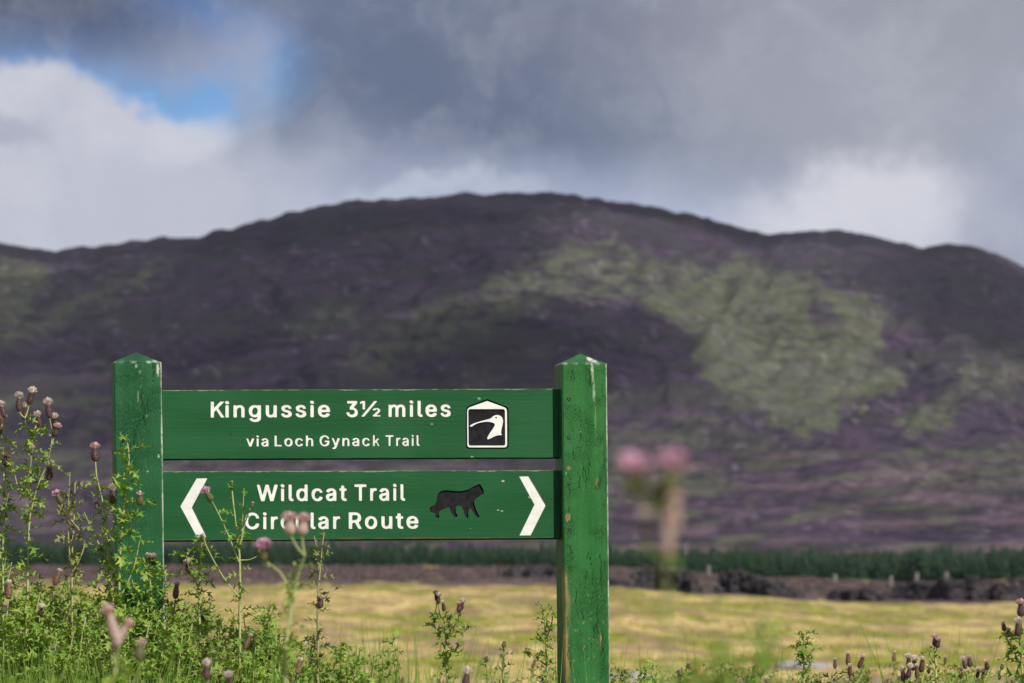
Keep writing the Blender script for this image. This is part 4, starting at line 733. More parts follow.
def sdf_outline(polys, d, step):
    """clean outlines of the shape grown by d: signed distance on a grid, contour by marching squares"""
    allp = np.concatenate(polys); mn = allp.min(0) - d - 3 * step; mx = allp.max(0) + d + 3 * step
    xs = np.arange(mn[0], mx[0], step); ys = np.arange(mn[1], mx[1], step); X, Y = np.meshgrid(xs, ys)
    A = np.concatenate(polys); B = np.concatenate([np.roll(p, -1, 0) for p in polys])
    D = np.full(X.shape, 1e9)
    for (ax, ay), (bx, by) in zip(A, B):
        vx, vy = bx - ax, by - ay; L = vx * vx + vy * vy + 1e-12
        t = np.clip(((X - ax) * vx + (Y - ay) * vy) / L, 0, 1); D = np.minimum(D, np.hypot(X - ax - t * vx, Y - ay - t * vy))
    F = np.where(even_odd(X, Y, polys), -D, D) - d; F[F == 0] = 1e-9
    H, W_ = F.shape; seg = {}
    def pt(i0, j0, i1, j1):
        if (i1, j1) < (i0, j0): i0, j0, i1, j1 = i1, j1, i0, j0
        return (i0, j0, i1, j1)
    neg = F < 0
    code = neg[:-1, :-1] * 1 + neg[:-1, 1:] * 2 + neg[1:, 1:] * 4 + neg[1:, :-1] * 8
    for i, j in zip(*np.nonzero((code > 0) & (code < 15))):
        c_ = code[i, j]; cor = [(i, j), (i, j + 1), (i + 1, j + 1), (i + 1, j)]
        ins = [bool(c_ & (1 << q)) for q in range(4)]
        ent = [q for q in range(4) if ins[q] and not ins[(q + 1) % 4]]; ext = [q for q in range(4) if not ins[q] and ins[(q + 1) % 4]]
        for q in ent:
            e = min(ext, key=lambda z: (q - z) % 4)
            seg[pt(*cor[q], *cor[(q + 1) % 4])] = pt(*cor[e], *cor[(e + 1) % 4])
    loops = []
    while seg:
        k0, nx_ = seg.popitem(); lp = [k0]
        while nx_ != k0 and nx_ in seg: lp.append(nx_); nx_ = seg.pop(nx_)
        pts = []
        for (i0, j0, i1, j1) in lp:
            f0, f1 = F[i0, j0], F[i1, j1]; t = f0 / (f0 - f1)
            pts.append((xs[j0] + (xs[j1] - xs[j0]) * t, ys[i0] + (ys[i1] - ys[i0]) * t))
        p = np.array(pts)
        for _ in range(2): p = .5 * p + .25 * (np.roll(p, 1, 0) + np.roll(p, -1, 0))
        keep = [p[0]]
        for q in range(1, len(p) - 1):
            a_, b_ = p[q] - keep[-1], p[q + 1] - keep[-1]
            if abs(a_[0] * b_[1] - a_[1] * b_[0]) / (np.hypot(*b_) + 1e-9) > .04 * step or np.hypot(*a_) > 12 * step: keep.append(p[q])
        if len(keep) > 5: loops.append(np.array(keep))
    return loops
CUT = .0042
def board(words, extra, rows, label):
    ly, ry, lb, rb = rows
    def pt(px, py): return sg(px, py, REC)
    tl, tr, bl, br = pt(159, ly), pt(560, ry), pt(159, lb), pt(560, rb)
    BV = .0032
    rad = .0012
    outl = []
    n = 60
    for i in range(n + 1):
        t = i / n; s_ = tl[0] + (tr[0] - tl[0]) * t; outl.append((s_, tl[1] + (tr[1] - tl[1]) * t + .0004 * vnoise(np.array(s_ * 40), np.array(ly), 5).item()))
    for i in range(n + 1):
        t = 1 - i / n; s_ = bl[0] + (br[0] - bl[0]) * t; outl.append((s_, BV + bl[1] + (br[1] - bl[1]) * t + .0005 * vnoise(np.array(s_ * 40), np.array(lb), 6).item()))
    lets = [p for w_ in words for p in word(*w_)]
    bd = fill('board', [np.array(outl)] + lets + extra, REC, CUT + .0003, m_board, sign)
    tag(bd, label)
    # the thickness of the board behind the routed face
    vs = []; fs = []
    y0, y1 = REC + CUT, REC + .030; e = .0016
    for y, ins, inb in ((y0, .0002, BV + .0002), (y0 + .0045, 0, 0), (y1, .002, .002)):
        vs += [(tl[0], y, tl[1] - ins), (tr[0], y, tr[1] - ins), (br[0], y, br[1] + inb), (bl[0], y, bl[1] + inb)]
    for k in range(2):
        for i in range(4): fs.append((k * 4 + i, k * 4 + (i + 1) % 4, k * 4 + 4 + (i + 1) % 4, k * 4 + 4 + i))
    fs += [(3, 2, 1, 0), (8, 9, 10, 11)]
    sl2 = link_mesh('board_back', mesh('board_back', vs, fs, m_slab), bd)
    wh = [np.array([sg_pt for sg_pt in p]) for p in lets]
    def dil(p, d):
        return grow(p, d if True else d)
    lines = sorted({w_[3] for w_ in words})
    for yb in lines:
        fill('lettering', [p for w_ in words if w_[3] == yb for p in word(*w_)], REC + .0022, 0, m_white, bd)
    return bd
b1 = board(words1, [lg_out], (390.2, 388.7, 460.4, 458.8), 'upper board reading Kingussie 3½ miles via Loch Gynack Trail with a bird emblem')
b2 = board(words2, [arrowL, arrowR, cat], (471.4, 470.3, 542.0, 539.4), 'lower board reading Wildcat Trail Circular Route between two white chevrons')
def gp(p, d): return grow(p if area(p) > 0 else p[::-1], d)
for a_ in (arrowL, arrowR): fill('arrow', [gp(a_, .0006)], REC + .0026, 0, m_white, b2)
tag(fill('wildcat_emblem', [gp(cat, .0006)], REC + .0038, 0, m_black, b2), 'black silhouette of a walking wildcat')
em = fill('bird_emblem', [gp(lg_out, .0008)], REC + .0036, 0, m_black, b1)
tag(em, 'black and white badge of a long-billed bird head')
fill('badge_border', [lg_white, lg_black], REC + .0006, .0012, m_white, em)
fill('bird_head', [bird, eye], REC + .0010, .0010, m_white, em)

# ---------------------------------------------------------------- moor: tussocks, heather, wood, walls, posts
def ground_z(x, y):
    a = math.atan2(x, y); r = math.hypot(x, y)
    return float(base_z(np.array([a]), np.array([r]))[0][0])
def gz_np(X, Y): return base_z(np.arctan2(X, Y), np.hypot(X, Y))[0]

def leafy(name, c1, c2, c3, trans=.35, scale=8, rough=.55, obj_var=True, tint=(1.15, 1.2, .6)):
    """thin foliage: diffuse and gloss with some light coming through"""
    m = bpy.data.materials.new(name); m.use_nodes = True; nt = NT(m.node_tree); b = nt.n['Principled BSDF']
    oc = nt.obj(); n = nt.noise(oc, scale, 3, .6)
    geo = nt.n.new('ShaderNodeNewGeometry'); isl = geo.outputs['Random Per Island']
    c = nt.mix(nt.rng(n, .3, .7), c1, c2); c = nt.mix(nt.rng(isl, .2, 1, 0, .8), c, c3)
    if obj_var:
        oi = nt.n.new('ShaderNodeObjectInfo'); c = nt.mix(nt.rng(oi.outputs['Random'], 0, 1, 0, .3, False), c, tuple(v * .6 for v in c1))
    nt.put(b.inputs['Base Color'], c); b.inputs['Roughness'].default_value = rough; b.inputs['Specular IOR Level'].default_value = .3
    t = nt.n.new('ShaderNodeBsdfTranslucent'); nt.put(t.inputs[0], nt.mix(1, c, tint, 'MULTIPLY'))
    mx = nt.n.new('ShaderNodeMixShader'); mx.inputs[0].default_value = trans
    nt.l.new(b.outputs[0], mx.inputs[1]); nt.l.new(t.outputs[0], mx.inputs[2]); nt.l.new(mx.outputs[0], nt.n['Material Output'].inputs[0])
    return m

def blades(name, X, Y, Z, hmin, hmax, wid, nb, spread, mat, lean=.5, seed=1):
    """grass blades (narrow bent triangles) round each given point, as one mesh"""
    r = np.random.RandomState(seed); N = len(X) * nb
    cx = np.repeat(X, nb); cy = np.repeat(Y, nb); cz = np.repeat(Z, nb)
    a = r.rand(N) * 2 * np.pi; d = spread * np.sqrt(r.rand(N)); bx = cx + np.cos(a) * d; by = cy + np.sin(a) * d
    h = hmin + (hmax - hmin) * r.rand(N) ** 1.3; l = lean * h * (.2 + r.rand(N)); ta = a + r.randn(N) * .7
    wd = wid * (.6 + .8 * r.rand(N)); wa = r.rand(N) * np.pi
    ux, uy = np.cos(wa) * wd, np.sin(wa) * wd
    p0 = np.stack([bx - ux, by - uy, cz - .03], -1); p1 = np.stack([bx + ux, by + uy, cz - .03], -1)
    mx_, my_ = bx + np.cos(ta) * l * .35, by + np.sin(ta) * l * .35
    p2 = np.stack([mx_ + ux * .7, my_ + uy * .7, cz + h * .6], -1); p3 = np.stack([mx_ - ux * .7, my_ - uy * .7, cz + h * .6], -1)
    p4 = np.stack([bx + np.cos(ta) * l, by + np.sin(ta) * l, cz + h], -1)
    V_ = np.stack([p0, p1, p2, p3, p4], 1).reshape(-1, 3); k = np.arange(N)[:, None] * 5
    F = np.concatenate([k + [0, 1, 2], k + [0, 2, 3], k + [3, 2, 4]], 1).reshape(-1, 3)
    return mesh_np(name, V_, F, mat)

def field_pos(n, r0, r1, half, seed):
    r = np.random.RandomState(seed); a = (r.rand(n) * 2 - 1) * half
    R = np.sqrt(r0 ** 2 + (r1 ** 2 - r0 ** 2) * r.rand(n)); return R * np.sin(a), R * np.cos(a), R, a
m_straw = leafy('dry_grass', (.50, .37, .14), (.32, .26, .08), (.80, .63, .34), .25, .12, obj_var=False)
m_tuss = leafy('green_grass', (.24, .26, .04), (.38, .36, .07), (.14, .17, .03), .25, .12, obj_var=False)
X, Y, R, A = field_pos(1900, 34, 328, .150, 3)
k = band(X, Y); sel = k < .02
o = link_mesh('dry_grass', blades('dry_grass', X[sel], Y[sel], gz_np(X[sel], Y[sel]),     .06, .24, .022, 9, .45, m_straw, .6, 1)); tag(o, 'straw coloured tussocks of dry moor grass across the sunlit field', 'grass', kind='stuff')
sel = ~sel
o = link_mesh('green_grass', blades('green_grass', X[sel], Y[sel], gz_np(X[sel], Y[sel]),     .06, .24, .022, 9, .45, m_tuss, .6, 2)); tag(o, 'yellow green tussocks growing in bands across the sunlit field', 'grass', kind='stuff')
m_heath = leafy('heather_foliage', (.055, .045, .035), (.11, .075, .08), (.19, .13, .13), .1, .3, obj_var=False)
X, Y, R, A = field_pos(4200, 352, 424, .155, 5)
o = link_mesh('heather', blades('heather', X, Y, gz_np(X, Y), .10, .34, .09, 8, .9, m_heath, .5, 4)); tag(o, 'purple brown heather moor between the field and the dark wood', 'heather', kind='stuff')

# the plantation: small dark conifers in many rows
def conifer_band(name, N, seed, mat):
    r = np.random.RandomState(seed)
    Vs = []; Fs = []; off = 0
    a = (r.rand(N) * 2 - 1) * .175; Rr = 429 + 58 * r.rand(N)
    px = 512 + FPX * np.tan(a)
    X = Rr * np.sin(a); Y = Rr * np.cos(a); Z = gz_np(X, Y)
    top = np.interp(px, [-200, 300, 600, 700, 850, 1000, 1200], [544, 545, 550, 552, 552.5, 549, 546]) + 2.5 * fbm(px / 70, px * 0 + .5, 3, 401) + 2.8 * r.randn(N) - 3.5 * np.maximum(0, fbm(px / 25, px * 0 + .2, 3, 403))
    H = (CZ + (560 - top) / FPX * Y) - Z
    H = np.clip(H, 1.2, 6)
    for i in range(N):
        h = H[i]; rad = h * .25; nl = 8
        vs = []; fs = []
        # tapering trunk
        for (z, q) in ((0, .07), (h * .97, .01)):
            for s_ in range(3): vs.append((math.cos(s_ * 2.094) * q, math.sin(s_ * 2.094) * q, z))
        for s_ in range(3): fs.append((s_, (s_ + 1) % 3, 3 + (s_ + 1) % 3)); fs.append((s_, 3 + (s_ + 1) % 3, 3 + s_))
        for L in range(nl):
            z = h * (.06 + .86 * L / nl); q = rad * (1 - L / nl) ** .8 + .08
            nbr = 7
            for b_ in range(nbr):
                an = 6.283 * (b_ + r.rand() * .7) / nbr; qq = q * (.65 + .6 * r.rand()); wv = .32 * qq + .05
                c_, s_ = math.cos(an), math.sin(an); k0 = len(vs)
                vs += [(c_ * .02, s_ * .02, z + h * .13), (c_ * qq - s_ * wv, s_ * qq + c_ * wv, z - .03 * h), (c_ * qq * 1.1, s_ * qq * 1.1, z + .02 * h), (c_ * qq + s_ * wv, s_ * qq - c_ * wv, z - .03 * h)]
                fs += [(k0, k0 + 1, k0 + 2), (k0, k0 + 2, k0 + 3)]
        k0 = len(vs); vs += [(-.05, 0, h * .9), (.05, 0, h * .9), (0, 0, h * 1.04)]; fs.append((k0, k0 + 1, k0 + 2))
        v = np.array(vs); v += (X[i], Y[i], Z[i]); Vs.append(v); Fs.append(np.array(fs) + off); off += len(v)
    return mesh_np(name, np.concatenate(Vs), np.concatenate(Fs), mat)
m_fir = leafy('conifer_needles', (.008, .028, .014), (.014, .042, .020), (.030, .062, .026), .08, .4, .7, obj_var=False)
o = link_mesh('conifer_wood', conifer_band('conifer_wood', 1900, 9, m_fir)); tag(o, 'dark green plantation of young conifers along the foot of the hill', 'wood', kind='stuff')

# tumbled drystone walls and peat banks at the far side of the field
m_stone, nt, b = principled('field_stone', .9, .15); oc = nt.obj()
geo = nt.n.new('ShaderNodeNewGeometry'); isl = geo.outputs['Random Per Island']
n_ = nt.noise(oc, 2.2, 4, .6)
c = nt.mix(nt.rng(isl, 0, 1, 0, 1, False), (.026, .024, .029), (.072, .064, .072)); c = nt.mix(nt.rng(n_, .5, .7, 0, .6), c, (.045, .042, .022)); nt.put(b.inputs['Base Color'], c); bump(nt, b, n_, .05)
def stone_blob(r, s):
    """one rough stone: a jittered, flattened eight-cornered block with a bulged top"""
    v = np.array([(x, y, z) for z in (-1, 0, 1) for x, y in ((-1, -1), (1, -1), (1, 1), (-1, 1))], float)
    v[4:8, :2] *= 1.15; v[8:, :2] *= .8; v += r.uniform(-.22, .22, v.shape); v *= np.array([s[0], s[1], s[2]]) * .5
    a = r.uniform(0, 6.28); c_, s_ = math.cos(a), math.sin(a); v[:, :2] = v[:, :2] @ np.array([[c_, s_], [-s_, c_]])
    f = []
    for k0 in (0, 4):
        for i in range(4): f.append((k0 + i, k0 + (i + 1) % 4, k0 + 4 + (i + 1) % 4, k0 + 4 + i))
    f += [(3, 2, 1, 0), (8, 9, 10, 11)]
    return v, np.array(f)
def wall(x0, x1, r, hfun, label, seed, thick=1.0, base_px=None):
    rr_ = np.random.RandomState(seed); Vs = []; Fs = []; off = 0
    a0, a1 = math.atan((x0 - 512) / FPX), math.atan((x1 - 512) / FPX)
    n = int((a1 - a0) * r / .42)
    for i in range(n):
        t = (i + .5) / n; a = a0 + (a1 - a0) * t; rad = r + 2.0 * math.sin(t * 7 + seed) + 3 * vnoise(np.array(t * 9.0), np.array(.5), seed).item()
        H = hfun(t) * (1 + .35 * vnoise(np.array(t * 30.0), np.array(.1), seed + 1).item())
        gz0 = ground_z(rad * math.sin(a), rad * math.cos(a)); z = 0
        while z < H:
            for q in range(2):
                s = (rr_.uniform(.38, .75), rr_.uniform(.35, .6), rr_.uniform(.22, .40))
                v, f = stone_blob(rr_, s)
                rad2 = rad + (q - .5) * thick * (.8 - .3 * z / max(H, .1)) + rr_.uniform(-.1, .1)
                aa = a + rr_.uniform(-.5, .5) * .4 / r
                v += (rad2 * math.sin(aa), rad2 * math.cos(aa), gz0 + z + .05); Vs.append(v); Fs.append(f + off); off += 12
            z += .26
    # earth and turf core, so that no light comes through
    m_ = 60; core = []; cf = []
    for i in range(m_ + 1):
        t = i / m_; a = a0 + (a1 - a0) * t; rad = r + 2.0 * math.sin(t * 7 + seed) + 3 * vnoise(np.array(t * 9.0), np.array(.5), seed).item()
        H = max(.12, hfun(t) * (1 + .35 * vnoise(np.array(t * 30.0), np.array(.1), seed + 1).item()) * .92)
        gz0 = ground_z(rad * math.sin(a), rad * math.cos(a))
        for dr, z in ((-.7 * thick, -.3), (-.35 * thick, H * .9), (.35 * thick, H * .9), (.7 * thick, -.3)):
            core.append(((rad + dr) * math.sin(a), (rad + dr) * math.cos(a), gz0 + z))
    for i in range(m_):
        for q in range(3): cf.append((i * 4 + q, i * 4 + q + 1, i * 4 + q + 5, i * 4 + q + 4))
    Vs.append(np.array(core)); Fs.append(np.array(cf) + off)
    o = link_mesh('drystone_wall', mesh_np('drystone_wall', np.concatenate(Vs), np.concatenate(Fs), m_stone))
    tag(o, label, 'stone wall', 'ruined drystone walls across the moor')
    return o
hump = lambda h: (lambda t: h * min(1, 5 * t, 5 * (1 - t)) ** .6)
wall(628, 702, 336, hump(1.8), 'low dark tumbled wall at the field edge just right of the right post', 11, 1.4)
wall(716, 802, 342, lambda t: 2.1 * min(1, 6 * t, 3 * (1 - t)) ** .6 * (1 - .45 * t), 'dark stone wall sinking to the right, behind the middle of the field', 12, 1.4)
wall(828, 884, 338, hump(1.0), 'short low broken wall between two taller dark walls', 13, 1.2)
wall(880, 1062, 346, lambda t: 1.75 * min(1, 4 * t, 6 * (1 - t)) ** .6 + .15 * math.sin(t * 17), 'long dark stone wall running out of the right side of the view', 14, 1.5)
wall(500, 562, 372, hump(1.0), 'low dark mound of wall stones in the heather just left of the right post', 15, 1.6)
wall(560, 628, 344, hump(.5), 'lowest remnant of wall directly behind the right post', 16, 1.2)

# bleached fence posts in front of the wood
m_grey, nt, b = principled('bleached_wood', .85, .1); oc = nt.obj(); nt.put(b.inputs['Base Color'], nt.mix(nt.noise(oc, 6, 3), (.16, .14, .13), (.30, .27, .25)))
def strainer(px, r, h, label, rad=.16):
    a = math.atan((px - 512) / FPX); x, y = r * math.sin(a), r * math.cos(a)
    vs = []; fs = []; n = 7; rnd_ = random.Random(px)
    for z, q in ((-.3, 1.1), (0, 1), (h * .5, .95), (h * .93, .9), (h, .55)):
        for i in range(n): vs.append((math.cos(i * 6.283 / n) * rad * q * rnd_.uniform(.85, 1.1) + z * .04, math.sin(i * 6.283 / n) * rad * q, z))
    for k0 in range(0, 4 * n, n):
        for i in range(n): fs.append((k0 + i, k0 + (i + 1) % n, k0 + n + (i + 1) % n, k0 + n + i))
    fs.append(tuple(4 * n + i for i in range(n)))
    o = link_mesh('fence_post', mesh('fence_post', vs, fs, m_grey)); o.location = (x, y, ground_z(x, y)); tag(o, label, 'fence post', 'bleached posts before the wood')
strainer(915.5, 405, 1.55, 'tallest bleached post before the wood, between two shorter ones', .22)
strainer(890, 410, 1.2, 'bleached post before the wood, just left of the tallest one', .17)
strainer(945.5, 408, 1.35, 'bleached post before the wood, just right of the tallest one', .20)
strainer(834, 412, 1.1, 'lone pale post in the pinkish heather above the short low wall', .22)
strainer(974, 402, 1.0, 'shortest bleached post before the wood, at the far right', .17)
strainer(708, 408, 1.2, 'pale post above the gap between the two left hand walls', .2)

# pale boulders lying in the field
m_rock, nt, b = principled('pale_rock', .9, .15); oc = nt.obj(); n_ = nt.noise(oc, 3, 5, .65); nt.put(b.inputs['Base Color'], nt.mix(nt.rng(n_, .3, .7), (.20, .19, .19), (.36, .34, .33))); bump(nt, b, n_, .06)
import bmesh
def boulder(px, py, r, size, label, seed):
    a = math.atan((px - 512) / FPX); x, y = r * math.sin(a), r * math.cos(a)
    bm = bmesh.new(); bmesh.ops.create_icosphere(bm, subdivisions=3, radius=1)
    for v in bm.verts:
        p = v.co; k_ = 1 + .28 * vnoise(np.array(p.x * 1.3 + seed), np.array(p.y * 1.3 + p.z)).item() + .1 * vnoise(np.array(p.x * 4), np.array(p.z * 4 + seed)).item()
        v.co = Vector((p.x * size[0] * k_, p.y * size[1] * k_, max(p.z, -.5) * size[2] * k_))
    me = bpy.data.meshes.new('boulder'); bm.to_mesh(me); bm.free(); me.materials.append(m_rock)
    o = link_mesh('boulder', me); o.location = (x, y, ground_z(x, y)); tag(o, label, 'boulder', 'pale boulders in the field')
boulder(744, 655, 62, (.62, .5, .16), 'flat pale grey boulder in the field, right of the blurred green thistle', 1)
boulder(628, 640, 70, (.50, .5, .20), 'pale boulder in the field just right of the foot of the right post', 2)
boulder(800, 632, 95, (.8, .7, .22), 'low grey boulder in straw grass, farthest of the three', 3)

# ---------------------------------------------------------------- thistles
m_leaf = leafy('thistle_leaf', (.11, .24, .03), (.26, .42, .055), (.48, .55, .12), .32, 30)
m_leaf2 = leafy('thistle_leaf_old', (.15, .22, .05), (.26, .32, .08), (.34, .30, .12), .25, 30)
m_stem = leafy('thistle_stem', (.34, .42, .12), (.46, .50, .20), (.44, .40, .22), .05, 25)
m_stemd = leafy('thistle_stem_dry', (.38, .32, .18), (.50, .42, .26), (.36, .38, .14), .05, 25)
m_bract = leafy('thistle_bracts', (.05, .020, .034), (.12, .055, .070), (.20, .13, .10), .08, 160)
m_bractg = leafy('thistle_bracts_green', (.10, .16, .04), (.17, .20, .06), (.20, .10, .10), .1, 160)
m_cream = leafy('thistle_down', (.86, .77, .68), (.90, .86, .80), (.82, .66, .60), .4, 200, tint=(1, .96, .95))
m_pink = leafy('thistle_florets', (.86, .52, .68), (.90, .68, .78), (.80, .44, .62), .4, 200, tint=(1, .96, .95))
m_blush = leafy('faded_florets', (.86, .62, .60), (.90, .72, .68), (.80, .50, .56), .4, 200, tint=(1, .96, .95))
m_faded = leafy('faded_bracts', (.58, .42, .38), (.76, .60, .52), (.46, .30, .30), .2, 90)
m_brown = leafy('withered_bracts', (.17, .085, .05), (.27, .15, .09), (.12, .06, .05), .1, 160)

def head_meshes(kind, mb, mf, seed, L=.024, Wd=.0058, tuftL=.010, tuftR=.0078):
    r = random.Random(seed); vs = []; fs = []; n = 12
    prof = [(.28, 0), (.75, .08), (1, .25), (.98, .45), (.82, .65), (.66, .85), (.60, 1)]
    for q, z in prof:
        for i in range(n):
            a = 6.283 * i / n; vs.append((math.cos(a) * Wd * q, math.sin(a) * Wd * q, z * L))
    for k0 in range(len(prof) - 1):
        for i in range(n): fs.append((k0 * n + i, k0 * n + (i + 1) % n, (k0 + 1) * n + (i + 1) % n, (k0 + 1) * n + i))
    # overlapping pointed scales
    for row in range(6):
        z = L * (.08 + .15 * row); q = np.interp(z / L, [p[1] for p in prof], [p[0] for p in prof]) * Wd
        for i in range(9):
            a = 6.283 * (i + .5 * (row % 2)) / 9; w_ = .17
            k0 = len(vs)
            for da, dr, dz in ((-w_, 1.02, 0), (w_, 1.02, 0), (0, 1.42, .22)): vs.append((math.cos(a + da) * q * dr, math.sin(a + da) * q * dr, z + dz * L))
            fs.append((k0, k0 + 1, k0 + 2))
    body = mesh('bracts', vs, fs, mb, False)
    vs = []; fs = []
    N = 110 if kind != 'bud' else 26
    for i in range(N):
        a = r.uniform(0, 6.283); e = math.acos(1 - r.random() * (.75 if kind != 'pink' else .9)); ln = tuftL * r.uniform(.75, 1.15); q0 = Wd * .5 * math.sqrt(r.random())
        base = Vector((math.cos(a) * q0, math.sin(a) * q0, L * .93)); d = Vector((math.sin(e) * math.cos(a), math.sin(e) * math.sin(a), math.cos(e)))
        tip = base + Vector((d.x * tuftR * 1.0, d.y * tuftR * 1.0, d.z * ln + .002)); s_ = Vector((-math.sin(a), math.cos(a), 0)) * .0011
        k0 = len(vs); vs += [base - s_ * .5, base + s_ * .5, tip + s_, tip - s_]; fs.append((k0, k0 + 1, k0 + 2, k0 + 3))
    # dense heart of the tuft
    k0 = len(vs); n = 8
    for z, q in ((.0, .62), (.35, .85), (.7, .62), (.92, .2)):
        for i in range(n): vs.append((math.cos(6.283 * i / n) * tuftR * q * .8, math.sin(6.283 * i / n) * tuftR * q * .8, L * .92 + z * tuftL))
    for q in range(3):
        for i in range(n): fs.append((k0 + q * n + i, k0 + q * n + (i + 1) % n, k0 + (q + 1) * n + (i + 1) % n, k0 + (q + 1) * n + i))
    fs.append(tuple(k0 + 3 * n + i for i in range(n)))
    return body, mesh('tuft', vs, fs, mf, False)
HEADS = {'pale': head_meshes('pale', m_faded, m_blush, 8, .017, .0070, .010, .0085), 'cream': head_meshes('cream', m_bract, m_cream, 1), 'pink': head_meshes('pink', m_bractg, m_pink, 2, .017, .0062, .011, .0095), 'bud': head_meshes('bud', m_bractg, m_blush, 3, .018, .006, .005, .0045),
         'blush': head_meshes('blush', m_bract, m_blush, 4, .022, .007, .009, .0078), 'faded': head_meshes('faded', m_faded, m_blush, 6, .036, .0056, .008, .0055), 'seed': head_meshes('seed', m_brown, m_cream, 5, .034, .0068, .008, .0055)}
def put_head(parent, kind, p, d, scale=1.0, tuft=True, name='flower_head'):
    scale *= .9
    bm_, tm_ = HEADS[kind]
    h = link_mesh(name, bm_, parent); h.location = p
    h.rotation_mode = 'QUATERNION'; h.rotation_quaternion = Vector(d).normalized().to_track_quat('Z', 'Y'); h.scale = (scale,) * 3
    t = link_mesh('tuft', tm_, h)
    return h
def tube(vs, fs, pts, r0, r1, n=5):
    k0 = len(vs); pts = [Vector(p) for p in pts]; m_ = len(pts)
    for i, p in enumerate(pts):
        d = (pts[min(i + 1, m_ - 1)] - pts[max(i - 1, 0)]).normalized(); u = d.cross(Vector((0, 1, 0.01))).normalized(); v = d.cross(u)
        q = r0 + (r1 - r0) * i / (m_ - 1)
        for j in range(n):
            a = 6.283 * j / n; rr_ = q * (1 + .18 * math.cos(a * 2.5 + i)); vs.append(p + u * math.cos(a) * rr_ + v * math.sin(a) * rr_)
    for i in range(m_ - 1):
        for j in range(n): fs.append((k0 + i * n + j, k0 + i * n + (j + 1) % n, k0 + (i + 1) * n + (j + 1) % n, k0 + (i + 1) * n + j))
def curve_pts(P_, sub=5):
    """Catmull-Rom through the given points"""
    P_ = [Vector(p) for p in P_]; Q = [P_[0] * 2 - P_[1]] + P_ + [P_[-1] * 2 - P_[-2]]; out = []
    for i in range(1, len(Q) - 2):
        for k_ in range(sub):
            t = k_ / sub; a, b_, c_, d = Q[i - 1], Q[i], Q[i + 1], Q[i + 2]
            out.append(.5 * ((2 * b_) + (c_ - a) * t + (2 * a - 5 * b_ + 4 * c_ - d) * t * t + (3 * b_ - a - 3 * c_ + d) * t ** 3))
    out.append(P_[-1]); return out
def leaf(vs, fs, base, az_, up, L, r, lobes=6, wid=.30):
    """spiny wavy thistle leaf: midrib with pointed lobes twisted alternately up and down"""
    d = Vector((math.cos(az_), math.sin(az_), 0)); s_ = Vector((-math.sin(az_), math.cos(az_), 0)); z = Vector((0, 0, 1))
    n = lobes * 2; mid = []
    for i in range(n + 1):
        t = i / n; e = up - t * 1.5 * (0.6 + .4 * r.random())
        p = (mid[-1] + (d * math.cos(e) + z * math.sin(e)) * (L / n)) if mid else Vector(base)
        mid.append(p)
    tw = r.uniform(-.5, .5)
    for side in (-1, 1):
        k0 = len(vs)
        for i in range(n + 1):
            t = i / n; w0 = wid * L * (math.sin(math.pi * min(1, t * .9 + .12)) ** .7)
            tip = i % 2 == 1
            q = w0 * (r.uniform(.85, 1.25) if tip else .28) * (0 if i == n else 1)
            lift = (r.uniform(.2, .9) * (1 if (i // 2) % 2 else -.55) if tip else 0.1) + tw * side * .5
            dirp = mid[min(i + 1, n)] - mid[max(i - 1, 0)]; dirp = dirp.normalized()
            vs.append(mid[i]); vs.append(mid[i] + s_ * side * q * math.cos(lift) + z * q * math.sin(lift) + dirp * (q * .35 if tip else 0))
        for i in range(n):
            a, b_, c_, e_ = k0 + 2 * i, k0 + 2 * i + 1, k0 + 2 * i + 3, k0 + 2 * i + 2
            fs.append((a, b_, c_, e_) if side > 0 else (a, e_, c_, b_))
def leaves_along(vs, fs, pts, r, dens, L0, L1, t0=0.0, shoots=.35):
    """leaves in a spiral up a stem, with small leafy side shoots"""
    pts = [Vector(p) for p in pts]; seg = [(pts[i + 1] - pts[i]).length for i in range(len(pts) - 1)]; tot = sum(seg)
    n = max(1, int(tot * dens)); an = r.uniform(0, 6)
    for i in range(n):
        t = t0 + (1 - t0) * (i + r.random() * .6) / n; q = t * tot; k_ = 0
        while k_ < len(seg) - 1 and q > seg[k_]: q -= seg[k_]; k_ += 1
        p = pts[k_].lerp(pts[k_ + 1], min(1, q / max(seg[k_], 1e-6))); an += 2.4 + r.uniform(-.4, .4); L = (L0 + (L1 - L0) * t) * r.uniform(.7, 1.25)
        leaf(vs, fs, p, an, r.uniform(.2, 1.0), L, r)
        if r.random() < shoots:
            for q_ in range(3): leaf(vs, fs, p + Vector((math.cos(an), math.sin(an), 1)) * .006, an + r.uniform(-1.2, 1.2), r.uniform(.5, 1.3), L * r.uniform(.3, .55), r, 4)

